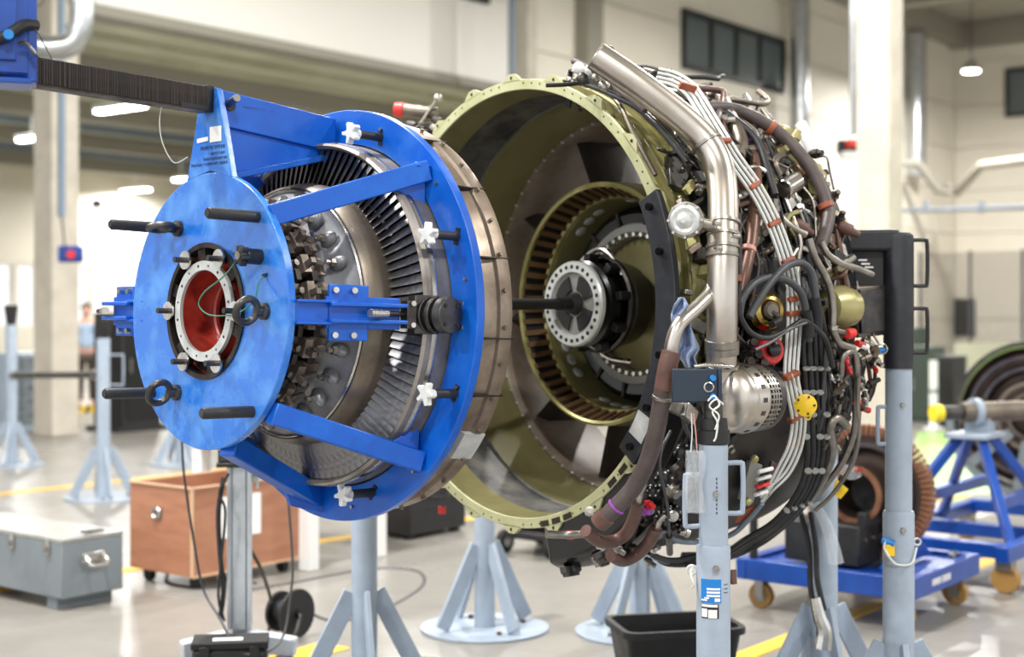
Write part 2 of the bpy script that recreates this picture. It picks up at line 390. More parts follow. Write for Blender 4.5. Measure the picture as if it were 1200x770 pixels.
# lamps
def strip_lamp(c, L, label, group='strip lamps under the low ceiling'):
    t = thing('strip_lamp', label, 'lamp', at(c, math.atan2(V.y, V.x)), group)
    part('housing', MB().box((0, 0, 0.05), (L, 0.2, 0.08)), 'white', t, 0.01)
    part('diffuser', MB().box((0, 0, -0.01), (L * 0.97, 0.16, 0.05)), 'lamp_glow', t, 0.02)
    part('hanger', MB().box((0, 0, (ZLOW - c.z) / 2 + 0.08), (0.05, 0.05, max(0.02, ZLOW - c.z - 0.1))), 'white', t)
    l = bpy.data.lights.new('strip_light', 'AREA'); l.shape = 'RECTANGLE'; l.size = L; l.size_y = 0.2; l.energy = LOW_LAMP_W; l.color = (1, 0.98, 0.94)
    lo = bpy.data.objects.new('strip_light', l); sc.collection.objects.link(lo); lo.parent = t; lo.location = (0, 0, -0.06)
for px, py, d, L, lab in ((141, 127, 22.5, 1.2, 'large strip lamp below the dark lifting rail'), (38, 162, 27.5, 0.9, 'strip lamp left of the concrete column with the blue box'),
                          (159, 223, 39, 1.2, 'strip lamp highest above the black dowel rods on the far ceiling'), (212, 210, 36, 0.5, 'small strip lamp peeking out beside the blue fixture tower')):
    strip_lamp(P(px, py, d), L, lab)
for u, v in ((14, 24), (22, 20), (28, 26), (8, 20)):
    strip_lamp(H(u, v, 5.35), 1.5, 'added strip lamp out of view that lights the low bay')  # unseen strip lamps, added only to light the low bay
def bay_lamp(c, i):
    t = thing('high_bay_lamp', 'added round high bay lamp out of view that lights the tall hall' if i else 'round lit high bay lamp near the corner of the end wall', 'lamp', at(c), 'high bay lamps of the tall hall')
    part('shade', MB().turn((0, 0, 0.02), (0, 0, 1), [(0, .22), (0.06, .22), (0.2, .10), (0.3, .09)], 24), 'galvanised', t)
    part('diffuser', MB().cyl((0, 0, -0.005), (0, 0, 0.025), 0.2, 24), 'lamp_glow', t)
    part('hanger', MB().cyl((0, 0, 0.4), (0, 0, ZC - c.z), 0.015, 6), 'steel_dark', t)
    l = bpy.data.lights.new('bay_light', 'AREA'); l.shape = 'DISK'; l.size = 0.38; l.energy = HALL_LAMP_W; l.color = (1.0, 0.985, 0.955)
    lo = bpy.data.objects.new('bay_light', l); sc.collection.objects.link(lo); lo.parent = t; lo.location = (0, 0, -0.03)
c0 = P(1138, 84, 35)
for i, c in enumerate([c0] + [H(u, v, 7.6) for u, v in ((23, 9.5), (11.5, 9.5), (1, 9.5), (-5, 4), (3, 5), (12, 4), (22, 4), (-2, -3), (7, -4), (18, -5), (30, -4))]): bay_lamp(c, i)  # all but the first are unseen lamps added to light the hall
# ducts, trays and other hall fittings
def duct(px, d, rpx, z0, z1, label):
    c = P(px, HY, d); r = rpx / FPX * d; t = thing('ventilation_duct', label, 'duct', at((c.x, c.y, 0)))
    part('pipe', MB().cyl((0, 0, z0), (0, 0, z1), r, 28), 'galvanised', t)
    k = z0
    while k < z1:
        part('seam', MB().torus((0, 0, k), (0, 0, 1), r, 0.012, 28, 6), 'galvanised', t); k += 0.6
duct(937, 33, 11, 4.2, ZC - 0.1, 'shiny vertical ventilation duct left of the tall concrete column')
duct(1073, 39, 12, 5.2, ZC - 0.8, 'shiny vertical ventilation duct right of the tall concrete column')
t = thing('ventilation_duct', 'silver elbow duct above the dark lifting rail', 'duct', at((0, 0, 0)))
part('pipe', MB().tube([P(30, 52, 14.8), P(62, 56, 14.8), P(86, 50, 14.8), P(95, 25, 14.8), P(96, -30, 14.8)], 0.125, 20, 6), 'galvanised', t)
for p, q in (((48, 54), (50, 54)), ((74, 55), (76, 54)), ((92, 37), (93, 33)), ((95, 5), (95, 1))):
    part('collar', MB().cyl(P(*p, 14.8), P(*q, 14.8), 0.14, 20), 'galvanised', t)
t = thing('pipe_run', 'grey pipe run that dips and rises along the end wall', 'pipe', at((0, 0, 0)))
part('pipe', MB().tube([P(1052, 191, 38), P(1076, 191, 38), P(1099, 224, 38.4), P(1121, 226, 38.4), P(1150, 194, 36), P(1230, 184, 33)], 0.11, 12, 1), 'beam_grey', t)
part('bracket', MB().box(P(1110, 222, 38.6), (0.1, 0.3, 0.3)), 'beam_grey', t)
t = thing('pipe_run', 'straight pale blue pipe low along the end wall', 'pipe', at((0, 0, 0)))
part('pipe', MB().cyl(P(1050, 247, 38), P(1240, 242, 32), 0.06, 10), 'beam_blue', t)
for px in (1085, 1150): part('bracket', MB().box(P(px, 243, 37.5 - (px - 1085) * .03), (0.08, 0.3, 0.25)), 'beam_blue', t)
t = thing('crane_pendant', 'black crane pendant with red cap hanging beside the tall concrete column', 'pendant', at((0, 0, 0)))
c = P(995, 172, 22); part('body', MB().box(c, (0.36, 0.25, 0.20)), 'black', t, 0.03)
part('cap', MB().box(P(997, 168, 21.8), (0.14, 0.2, 0.12)), 'red_cap', t, 0.02)
part('base_box', MB().box(P(996, 182, 22), (0.3, 0.25, 0.12)), 'white', t, 0.02)
part('cable', MB().cyl(P(997, 160, 22), P(997, -30, 22), 0.02, 6), 'cable_grey', t)
t = thing('wall_box', 'small bright blue box on the concrete column at far left', 'box', at((0, 0, 0)))
c = P(83, 298, 17.2); part('body', MB().box(c, (0.26, 0.2, 0.20)), 'blue_dark', t, 0.02); part('button', MB().cyl(P(83, 298, 17.1), P(83, 298, 16.98), 0.05, 14), 'red_cap', t)
part('cable', MB().cyl(P(72, 250, 17.3), P(76, 290, 17.3), 0.012, 6), 'cable_grey', t)
t = thing('lamp_post', 'thin pale post with dark tip behind the dowel rods', 'post', at((0, 0, 0)))
c = P(114, 240, 30); part('pole', MB().cyl((c.x, c.y, 0), c, 0.1, 12), 'white', t); part('tip', MB().ball(c, 0.12), 'black', t)

# ================================================================ STANDS
def stand(c, label, ztop, r=0.047, base=0.32, leg_top=0.42, leg_r=0.25, rot=20, sleeve=None, handles=None, head=None, legs=4):
    t = thing('support_stand', label, 'stand', at((c.x, c.y, 0), math.radians(rot)), 'grey engine support stands')
    zs = sleeve or ztop
    part('sleeve' if sleeve else 'pole', MB().turn((0, 0, 0.012), (0, 0, 9), [(0, r * 1.17), (zs - .022, r * 1.17), (zs - 0.012, r * 1.10)], 28), 'stand_grey', t)
    if sleeve:
        part('pole', MB().turn((0, 0, zs - 0.02), (0, 0, 9), [(0, r), (ztop - zs + 0.02, r)], 28), 'stand_grey', t)
        part('bolt', MB().cyl((0, -r * 1.1, zs - 0.06), (0, -r * 1.1 - 0.018, zs - 0.06), 0.010, 6), 'steel', t)
        part('bolt', MB().cyl((0, -r * .95, ztop - 0.14), (0, -r - 0.016, ztop - 0.14), 0.008, 6), 'steel', t)
    if base: part('base_plate', MB().cyl((0, 0, 0), (0, 0, 0.014), base, 48), 'stand_grey', t, 0.003)
    for i in range(legs):
        a = 2 * math.pi * i / legs; d = Vector((math.cos(a), math.sin(a), 0))
        part('leg', MB().bar(d * (r * 1.1) + Vector((0, 0, leg_top)), d * leg_r + Vector((0, 0, 0.03)), 0.022, 0.075, up=(0, 0, 1)), 'stand_grey', t, 0.003)
        if base: part('foot_bolt', MB().cyl(d * (leg_r * .8) + Vector((.05 * d.y, -.05 * d.x, .014)), d * (leg_r * .8) + Vector((.05 * d.y, -.05 * d.x, .03)), 0.013, 6), 'copper', t)
    for z0, z1, ang, reach in handles or ():
        a = math.radians(ang - rot); d = Vector((math.cos(a), math.sin(a), 0))
        part('handle', MB().tube([d * r + Vector((0, 0, z1)), d * (r + reach * .8) + Vector((0, 0, z1)), d * (r + reach) + Vector((0, 0, z1 - .012)), d * (r + reach) + Vector((0, 0, z0 + .012)), d * (r + reach * .8) + Vector((0, 0, z0)), d * r + Vector((0, 0, z0))], 0.0075, 10, 3), 'stand_grey', t)
    if head:
        part('head', MB().turn((0, 0, ztop), (0, 0, 9), [(0, r), (head, r * 1.5), (head + .02, r * 1.5)], 20), 'black', t)
    return t
stand(G(568, 737), 'grey stand on round base under the olive fan case', 1.15, 0.044, rot=35)
stand(G(750, 741), 'grey stand on round base behind the black plastic tub', 1.05, 0.044, rot=55)
stand(P(427, 500, 5.9), 'grey stand below the blue ring of the fixture', 1.0, 0.046, rot=15)
stand(P(965, 500, 5.6), 'grey stand with hanging hoses beside the blue dolly', 1.05, 0.047, rot=10)
stand(P(121, 500, 11.9), 'grey stand with black head left of the blue disc', 1.34, 0.047, rot=30, head=0.14, handles=((0.95, 1.2, 0, .12),))
stand(P(13, 500, 14.4), 'grey stand with black head at the far left edge', 1.42, 0.047, rot=5, head=0.18)
stand(P(212, 500, 14.5), 'distant grey stand behind the wooden crate', 0.95, 0.047, rot=40)
bar = thing('tow_bar', 'grey steel bar lying level between the two far left stands', 'bar', at((0, 0, 0)))
pa, pb = P(14, 440, 14.35), P(118, 439, 12.0); part('tube', MB().cyl(pa, pb, 0.032, 12), 'steel_dark', bar); part('collar', MB().cyl(pb.lerp(pa, .03), pb.lerp(pa, .06), 0.045, 12), 'steel', bar); part('collar', MB().cyl(pa.lerp(pb, .03), pa.lerp(pb, .06), 0.045, 12), 'steel', bar)

# near stand in front of the engine
DA = 4.06; SA = P(836, 500, DA)
zs_ = lambda py: EYE + (HY - py) / FPX * DA
RA = 0.0415
sa = stand(SA, 'near grey stand with blue sticker carrying the engine side', zs_(519), RA, rot=0, sleeve=zs_(638), handles=((zs_(602), zs_(543), 10, .046), (zs_(616), zs_(556), 190, .042)))
part('collar', MB().turn((0, 0, zs_(519)), (0, 0, 9), [(-.004, RA), (.0, RA + .005), (.036, RA + .005), (.04, RA), (.07, RA - .002)], 28), 'black', sa)
part('neck', MB().cyl((0, .01, zs_(500)), (0, .01, zs_(462)), 0.028, 20), 'steel_dark', sa)
zb_ = (zs_(432) + zs_(471)) / 2
part('bracket_plate', MB().box((-0.055, -.01, zb_), (0.13, 0.018, .096)), 'navy', sa, 0.004)
part('bracket_plate', MB().box((0.016, 0.02, zb_), (0.012, 0.08, .10)), 'navy', sa, 0.003)
for zz in (zb_ + .022, zb_ - .03): part('pin_button', MB().cyl((-0.005, -0.018, zz), (-0.005, -0.034, zz), 0.0085, 14), 'sticker_blue', sa)
part('pull_ring', MB().torus((-0.016, -0.024, zb_ - .004), (0.2, 1, 0), 0.013, 0.0026, 18, 6), 'steel_bright', sa)
def on_pole(t, R, a0, a1, z0, z1, material, name, off=0.0012):
    vs = []; n = 12
    for i in range(n + 1):
        a = math.radians(a0 + (a1 - a0) * i / n); vs += [(math.sin(a) * (R + off), -math.cos(a) * (R + off), z0), (math.sin(a) * (R + off), -math.cos(a) * (R + off), z1)]
    mb = MB(); mb.add(vs, [(2 * i, 2 * i + 2, 2 * i + 3, 2 * i + 1) for i in range(n)]); return part(name, mb, material, t)
Rs = RA * 1.17
zt = lambda py: EYE + (HY - py) / FPX * (DA - .045)
on_pole(sa, Rs, -52, 18, zt(707), zt(679), 'sticker_blue', 'sticker')
for a0, a1, y0, y1 in ((-30, 14, 689, 691.5), (-30, 14, 693, 695.5), (-30, 14, 697, 699.5), (-4, 14, 701, 705), (-38, -22, 700, 702), (-50, -28, 702.5, 704.5)):
    on_pole(sa, Rs, a0, a1, zt(y1), zt(y0), 'white', 'sticker_mark', 0.002)
on_pole(sa, Rs, -50, 10, zt(725), zt(708), 'black', 'label_frame')
for a0, a1, y0, y1 in ((-48, 6, 708.5, 711.5), (-48, -28, 713.5, 723.5), (-25, 4, 714.5, 724.5)): on_pole(sa, Rs, a0, a1, zt(y1), zt(y0), 'white', 'label_field', 0.002)
for y in (685, 690, 694.5): on_pole(sa, Rs, 28, 46, zt(y + .8), zt(y), 'black', 'scale_mark')
for k in range(9): on_pole(sa, RA, 2, 7, zt(560 + 5 * k + 3), zt(560 + 5 * k), 'cable_grey', 'stencil')
part('tie_knot', MB().tube([(-.02, -.035, 1.335), (-.005, -.05, 1.35), (.01, -.05, 1.325), (-.01, -.053, 1.305), (.004, -.053, 1.275), (0, -.052, 1.235), (-.006, -.050, 1.222)], 0.003, 6, 5), 'wire_white', sa)
part('tie_knot', MB().tube([(.022, -.04, 1.325), (.0, -.054, 1.34), (-.018, -.05, 1.32), (.008, -.054, 1.295), (-.003, -.053, 1.255)], 0.0026, 6, 5), 'wire_white', sa)
part('pin_eye', MB().torus((-.062, 0, .85), (0, 1, 0), 0.013, 0.004, 14, 6), 'ring_white', sa)
part('lanyard', MB().tube([(-.058, 0, .862), (-.066, -.01, .84), (-.058, -.02, .815), (-.062, -.01, .80)], 0.003, 6, 5), 'wire_white', sa)
part('cork', MB().cyl((.054, 0, .85), (.058, -.005, .81), 0.012, 10, 0.009), 'copper', sa)
bag = thing('plastic_bag', 'clear plastic bag hanging by string at the near stand', 'bag', at((SA.x - .058, SA.y - .04, 1.10)))
mb = MB(); rb = random.Random(3); vs = []
for j in range(9):
    for i in range(7): vs.append(((i - 3) * .0085 + rb.uniform(-.002, .002) + .004 * math.sin(j), -.012 * math.cos((i - 3) * .5) + rb.uniform(-.006, .006), .095 - j * .022))
for j in range(9):
    for i in range(7): vs.append(((i - 3) * .0085, .010 + rb.uniform(-.005, .005), .095 - j * .022))
fs = []
for s in (0, 63):
    for j in range(8):
        for i in range(6): fs.append((s + j * 7 + i, s + j * 7 + i + 1, s + j * 7 + i + 8, s + j * 7 + i + 7))
mb.add(vs, fs); part('film', mb, 'bag', bag)
part('string', MB().tube([(-.012, 0, .09), (-.008, 0, .14), (-.01, 0, .20)], 0.0018, 5, 4), 'wire_white', bag)
part('string', MB().tube([(.006, 0, .09), (.002, 0, .15), (-.004, 0, .20)], 0.0018, 5, 4), 'pink', bag)
part('content', MB().bar((-.004, 0, .05), (.008, 0, -.06), .012, .004), 'steel', bag)

# tall stand at the rear of the engine with black head and handles
SB = P(1053, 400, 5.0)
sb = stand(SB, 'tall grey stand with black boxed head and two handles right of engine', 1.40, 0.0465, rot=0, sleeve=0.885, handles=((1.12, 1.25, 185, .028),))
part('head_tube', MB().turn((0, 0, 1.385), (0, 0, 9), [(0, .0525), (.455, .0525), (.468, .05), (.476, .04)], 32), 'black_powder', sb)
ax = Vector((-.84, .10, 0)).normalized()
part('head_arm', MB().bar((0.0, 0, 1.835), ax * 0.30 + Vector((0, 0, 1.832)), 0.085, 0.075), 'black_powder', sb, 0.012)
part('gusset', MB().slab([Vector((0, 0, 1.80)) + ax * .04, Vector((0, 0, 1.80)) + ax * .25, Vector((0, 0, 1.74)) + ax * .2, Vector((0, 0, 1.64)) + ax * .10, Vector((0, 0, 1.60)) + ax * .04], (0.002, .02, 0)), 'black', sb)
part('arm_sleeve', MB().cyl(ax * .24 + Vector((0, 0, 1.825)), ax * .31 + Vector((0, 0, 1.825)), 0.05, 20), 'black_matt', sb)
for z0, z1 in ((1.675, 1.835), (1.44, 1.595)):
    d = Vector((1, -0.1, 0)).normalized()
    part('handle', MB().tube([d * .045 + Vector((0, 0, z1)), d * .085 + Vector((0, 0, z1)), d * .098 + Vector((0, 0, z1 - .012)), d * .098 + Vector((0, 0, z0 + .012)), d * .085 + Vector((0, 0, z0)), d * .045 + Vector((0, 0, z0))], 0.007, 10, 3), 'black', sb)
for i, (x, zz) in enumerate(((-.13, 1.765), (-.12, 1.752), (-.108, 1.740))):
    part('stencil', MB().box((x, -.016, zz), (0.03, 0.002, 0.006), Matrix.Rotation(0, 4, 'Z')), 'white', sb)
part('chain', MB().tube([(-.155, -.03, 1.69), (-.15, -.045, 1.64), (-.12, -.05, 1.54), (-.085, -.055, 1.475)], 0.0045, 6, 6), 'steel', sb)
part('pin_ring', MB().torus((-.075, -.06, 1.455), (0.2, 1, 0), 0.018, 0.0035, 16, 6), 'steel_bright', sb)
part('pin', MB().cyl((-.095, -.05, 1.445), (-.06, -.05, 1.45), 0.012, 12), 'sticker_blue', sb)
part('lock_pin', MB().cyl((-.07, -.045, .79), (-.03, -.055, .775), 0.012, 12), 'sticker_blue', sb)
part('lanyard', MB().tube([(-.06, -.055, .79), (-.065, -.06, .76), (-.04, -.066, .72), (-.015, -.062, .705), (.03, -.058, .71), (.055, -.03, .76)], 0.004, 6, 5), 'wire_white', sb)
part('tag', MB().box((-.045, -.06, .755), (.03, .003, .04)), 'yellow', sb)
part('pin_eye', MB().torus((.066, 0, .775), (0, 1, 0), 0.012, 0.004, 14, 6), 'ring_white', sb)
# wrapped hose ends hanging at the middle stand
wrap = thing('wrapped_hoses', 'two black hoses with foil wrapped ends hanging by a stand', 'hose', at((0, 0, 0)))
part('hose', MB().tube([P(938, 600, 5.45), P(948, 640, 5.42), P(950, 690, 5.4), P(958, 725, 5.4)], .011, 8, 6), 'rubber_cable', wrap)
part('hose', MB().tube([P(950, 600, 5.43), P(956, 640, 5.4), P(958, 680, 5.38), P(966, 715, 5.38)], .011, 8, 6), 'rubber_cable', wrap)
part('foil_wrap', MB().tube([P(955, 700, 5.37), P(960, 722, 5.37), P(966, 740, 5.37), P(964, 760, 5.37)], [.02, .034], 9, 5), 'steel_bright', wrap)
part('plastic_wrap', MB().tube([P(955, 590, 5.4), P(968, 615, 5.38), P(976, 640, 5.38), P(980, 660, 5.38)], [.018, .03], 8, 4), 'bag', wrap)

# ================================================================ PROPS ON THE FLOOR (left)
tb = thing('tool_chest', 'long grey metal chest with latches and end handle on the floor', 'chest', at((-2.36, 7.46, 0), HROT))
W_, L_, z0, h_ = 0.385, 1.15, 0.065, 0.315
part('body', MB().box((W_ / 2, L_ / 2, z0 + h_ / 2 - .012), (W_, L_, h_ - .024)), 'grey_box', tb, 0.006)
part('lid', MB().box((W_ / 2, L_ / 2, z0 + h_ - .012), (W_ + .003, L_ + .003, .024)), 'grey_lid', tb, 0.005)
for y in (.12, .45, .85):
    l = part('latch', MB().box((-0.008, y, z0 + h_ - .05), (0.014, .035, .085)), 'steel_bright', tb, 0.003); part('latch_hook', MB().box((-0.02, y, z0 + h_ - .06), (0.014, .02, .035)), 'steel', l, 0.003)
part('handle_plate', MB().box((W_ / 2, -.004, z0 + h_ * .62), (.15, .006, .06)), 'steel_bright', tb, 0.002)
part('handle', MB().tube([(W_ / 2 - .055, -.006, z0 + h_ * .68), (W_ / 2 - .06, -.04, z0 + h_ * .6), (W_ / 2 - .05, -.05, z0 + h_ * .52), (W_ / 2 + .05, -.05, z0 + h_ * .52), (W_ / 2 + .06, -.04, z0 + h_ * .6), (W_ / 2 + .055, -.006, z0 + h_ * .68)], .011, 8, 4), 'steel_bright', tb)
part('lid_catch', MB().box((W_ * .55, .03, z0 + h_ + .017), (.12, .05, .012)), 'steel_dark', tb, 0.002)
for y in (.12, .95): part('runner', MB().box((W_ / 2, y, z0 / 2), (W_ * .9, .09, z0)), 'grey_box', tb, 0.003)
wc = thing('wooden_crate', 'open brown plywood crate with white paper sheet on its side', 'crate', at((-1.80, 8.0, 0), HROT))
Lc, Wc, zc, hc, tc_ = 0.82, 0.56, 0.077, 0.5, 0.02
part('side_panel', MB().box((Lc / 2, tc_ / 2, zc + hc / 2), (Lc - .002, tc_, hc)), 'plywood', wc); part('side_panel', MB().box((Lc / 2, Wc - tc_ / 2, zc + hc / 2), (Lc - .002, tc_, hc)), 'plywood', wc)
part('end_panel', MB().box((tc_ / 2, Wc / 2, zc + hc / 2), (tc_, Wc - .042, hc)), 'plywood', wc); part('end_panel', MB().box((Lc - tc_ / 2, Wc / 2, zc + hc / 2), (tc_, Wc - .042, hc)), 'plywood', wc)
part('floor_panel', MB().box((Lc / 2, Wc / 2, zc + .012), (Lc - .042, Wc - .042, .02)), 'plywood', wc)
for p, q in (((0, 0), (Lc, 0)), ((0, Wc), (Lc, Wc)), ((0, 0), (0, Wc)), ((Lc, 0), (Lc, Wc))): part('top_edge', MB().bar((*p, zc + hc + .002), (*q, zc + hc + .002), .022, .008), 'plywood_edge', wc)
part('corner_edge', MB().bar((0, 0, zc), (0, 0, zc + hc), .014, .014), 'plywood_edge', wc); part('bottom_edge', MB().bar((0, 0, zc), (Lc, 0, zc), .012, .012), 'plywood_edge', wc)
part('paper_sheet', MB().box((.36, -.002, zc + .31), (.3, .003, .24)), 'paper', wc)
for k in range(5): part('print_line', MB().box((.36 + .01 * (k % 2), -.0045, zc + .37 - .03 * k), (.12, .001, .012)), 'cable_grey', wc)
part('handle', MB().torus((-.01, Wc * .55, zc + hc * .68), (1, 0, 0), .03, .008, 16, 6), 'steel_bright', wc); part('handle_plate', MB().box((-.003, Wc * .55, zc + hc * .68), (.005, .09, .06)), 'steel', wc)
for x, y in ((.08, .06), (.74, .06), (.08, .48), (.74, .48)): part('caster', MB().cyl((x - .02, y, .036), (x + .02, y, .036), .036, 14), 'black', wc)
for p_ in ((.08, .06), (.74, .06), (.08, .48), (.74, .48)): part('caster_plate', MB().box((*p_, .072), (.07, .07, .008)), 'steel_dark', wc)
wt = thing('work_table', 'white table with square legs behind the plywood crate', 'table', at(G(362, 668), HROT))
for x, y in ((0, 0), (0, 1.0), (.6, 0), (.6, 1.0)): part('leg', MB().box((x, y, .36), (.09, .09, .72)), 'white', wt, .006)
part('table_top', MB().box((.3, .5, .735), (.75, 1.12, .03)), 'white', wt, .004)

# aluminium column on castors
CB = P(281, 500, 6.15)
ac = thing('profile_column', 'aluminium profile column on a wheeled base below the blue disc', 'stand', at((CB.x, CB.y, 0), math.radians(8)))
mb = MB(); s = .05
mb.box((0, 0, .565), (.055, .1, .70)); mb.box((0, 0, .565), (.1, .055, .70))
part('profile', mb, 'aluminium', ac, .003)
for sx, sy in ((-1, -1), (1, -1), (1, 1), (-1, 1)): part('corner_rail', MB().box((sx * .042, sy * .042, .565), (.018, .018, .70)), 'aluminium', ac, .002)
part('head_plate', MB().box((0, 0, .925), (.19, .16, .02)), 'black', ac, .004); part('head_block', MB().box((-.02, 0, .965), (.14, .12, .06)), 'steel_dark', ac, .008)
for s_ in (-1, 1):
    part('base_rail', MB().bar((s_ * .04, -.02, .17), (s_ * .24, -.08, .14), .07, .08), 'aluminium', ac, .008)
    part('castor', MB().cyl((s_ * .21, -.16, .06), (s_ * .17, -.12, .06), .06, 18), 'cable_grey', ac)
part('base_rail', MB().bar((0, 0, .17), (0, .26, .14), .07, .08), 'aluminium', ac, .008); part('castor', MB().cyl((-.02, .25, .05), (.02, .25, .05), .05, 18), 'cable_grey', ac)
part('knob', MB().cyl((.052, 0, .86), (.085, 0, .86), .018, 8), 'white_knob', ac); part('clamp_arm', MB().box((.075, -.01, .86), (.012, .02, .09)), 'white_knob', ac, .003)
cs = thing('equipment_case', 'black hard case strapped to the wheeled column base', 'case', at((CB.x + .02, CB.y - .30, 0), math.radians(8)))
part('body', MB().box((0, 0, .125), (.30, .16, .17)), 'black', cs, .012); part('lid', MB().box((0, 0, .225), (.31, .17, .03)), 'black_matt', cs, .006); part('label_plate', MB().box((-.01, -.03, .2415), (.12, .05, .002)), 'white', cs)
for x in (-.1, .1): part('latch', MB().box((x, -.088, .2), (.04, .012, .05)), 'black_gloss', cs, .003)
part('foot', MB().box((0, 0, .02), (.28, .14, .04)), 'black_matt', cs)
cr = thing('cable_reel', 'black cable reel lying against the wheeled column', 'reel', at(G(338, 748), math.radians(-35)))
for x in (-.055, .055): part('flange', MB().cyl((x - .008, 0, .125), (x + .008, 0, .125), .12 if x > 0 else .098, 28), 'black', cr, .003)
part('drum', MB().cyl((-.055, 0, .125), (.055, 0, .125), .06, 20), 'rubber_cable', cr); part('hub', MB().cyl((-.07, 0, .125), (.07, 0, .125), .022, 14), 'black_gloss', cr)
part('frame', MB().tube([(-.08, 0, .125), (-.08, -.06, .012), (.08, -.06, .012), (.08, 0, .125)], .009, 8, 2), 'steel_dark', cr)
def cable(pts, r, material, label, name='cable', cat='cable'):
    return tag(part(name, MB().tube(pts, r, 8, 8), material, None, 0, 60), label, cat)
cable([P(213, 515, 6.0), P(216, 560, 6.0), P(228, 640, 6.05), P(238, 690, 6.1), P(256, 722, 6.0), P(280, 762, 5.8), P(310, 765, 5.8), P(332, 745, 6.0), P(340, 700, 6.1), P(343, 660, 6.15), P(337, 575, 6.2)], .0055, 'cable_grey', 'long grey cable looping from blue disc over the black case')
cable([P(262, 560, 6.05), P(256, 600, 6.05), P(258, 650, 6.05), P(262, 690, 6.05), P(258, 725, 6.05)], .011, 'rubber_cable', 'thick black cable hanging along the aluminium column')
cable([P(268, 555, 6.03), P(257, 578, 6.03), P(264, 600, 6.03), P(259, 660, 6.03), P(256, 700, 6.03), P(263, 728, 6.03)], .006, 'rubber_cable', 'thin black cable twisted along the aluminium column')
cable([P(294, 645, 6.3), P(305, 665, 6.4), P(314, 690, 6.6), P(318, 706, 6.7)], .008, 'rubber_cable', 'short black cable between column and cable reel')
cable([G(352, 693), G(362, 715), G(380, 726), G(405, 728), G(455, 712), G(492, 690), G(496, 675), G(478, 668), G(430, 668), G(330, 686), G(295, 692)], .009, 'cable_grey', 'grey cable curling across the floor between the stands')
cable([G(196, 672), G(198, 684), G(230, 690), G(262, 688), G(300, 684)], .012, 'rubber_cable', 'black cable on the floor under the plywood crate')
bb = thing('equipment_crate', 'plain black crate on the floor behind the fan case bottom', 'crate', at(G(480, 634), HROT))
part('body', MB().box((.3, .25, .28), (.6, .5, .5)), 'black', bb, .01); part('lid', MB().box((.3, .25, .555), (.62, .52, .05)), 'black_matt', bb, .008)
for x, y in ((.06, .06), (.54, .06), (.06, .44), (.54, .44)): part('foot', MB().box((x, y, .015), (.06, .06, .03)), 'black_matt', bb)
part('handle', MB().tube([(.2, -.005, .3), (.22, -.03, .28), (.38, -.03, .28), (.4, -.005, .3)], .01, 6, 3), 'steel_dark', bb)
rg = thing('warning_streamer', 'small red streamer hanging by a loop beside the black crate', 'streamer', at((0, 0, 0)))
part('flag', MB().box(P(518, 598, 5.6), (.03, .006, .03)), 'red_cap', rg, .002); part('loop', MB().tube([P(518, 594, 5.6), P(514, 578, 5.6), P(520, 566, 5.6), P(523, 580, 5.6), P(519, 594, 5.6)], .003, 6, 5), 'cable_grey', rg)
ct = thing('hose_cart', 'low black cart with rubber wheels and blue hose under the fan case', 'cart', at(G(655, 648), HROT))
part('deck', MB().box((0, .1, .13), (.5, .34, .05)), 'black', ct, .01); part('box', MB().box((.02, .12, .24), (.34, .24, .16)), 'steel_dark', ct, .02)
for x, y in ((-.2, -.09), (.2, -.09), (-.2, .29), (.2, .29)):
    wl = part('wheel', MB().cyl((x, y - .025, .075), (x, y + .025, .075), .075, 22), 'black_matt', ct, .01); part('wheel_hub', MB().cyl((x, y - .03, .075), (x, y + .03, .075), .035, 14), 'ring_white', wl)
part('blue_valve', MB().tube([(-.2, -.05, .33), (-.1, -.08, .34), (0, -.06, .32)], .03, 10, 4), 'blue_dark', ct)
part('hose', MB().tube([(-.22, -.1, .3), (-.15, -.16, .16), (.05, -.18, .12), (.25, -.1, .2)], .014, 8, 5), 'rubber_cable', ct)
tu = thing('plastic_tub', 'open black plastic tub on the floor behind the near stand', 'tub', at(G(790, 800, .0), math.radians(12)))
mb = MB(); A, B_, hh = .25, .17, .26
def rrect(a, b, r, z, n=5):
    out = []
    for cx, cy, s in ((a - r, b - r, 0), (-a + r, b - r, 90), (-a + r, -b + r, 180), (a - r, -b + r, 270)):
        for i in range(n + 1):
            t_ = math.radians(s + 90 * i / n); out.append((cx + r * math.cos(t_), cy + r * math.sin(t_), z))
    return out
loops = [rrect(A * .85, B_ * .85, .04, .0), rrect(A, B_, .05, hh - .03), rrect(A + .018, B_ + .018, .06, hh - .028), rrect(A + .018, B_ + .018, .06, hh), rrect(A - .006, B_ - .006, .05, hh), rrect(A * .85 - .006, B_ * .85 - .006, .04, .012)]
n_ = len(loops[0]); vs = [p for l in loops for p in l]; fs = [tuple(range(n_ - 1, -1, -1)), tuple(range(5 * n_, 6 * n_))]
for k in range(5):
    for i in range(n_): fs.append((k * n_ + i, k * n_ + (i + 1) % n_, (k + 1) * n_ + (i + 1) % n_, (k + 1) * n_ + i))
part('body', mb.add(vs, fs), 'black', tu); part('drain_plug', MB().cyl((.0, .155, .12), (0, .15, .12), .012, 12), 'steel', tu)

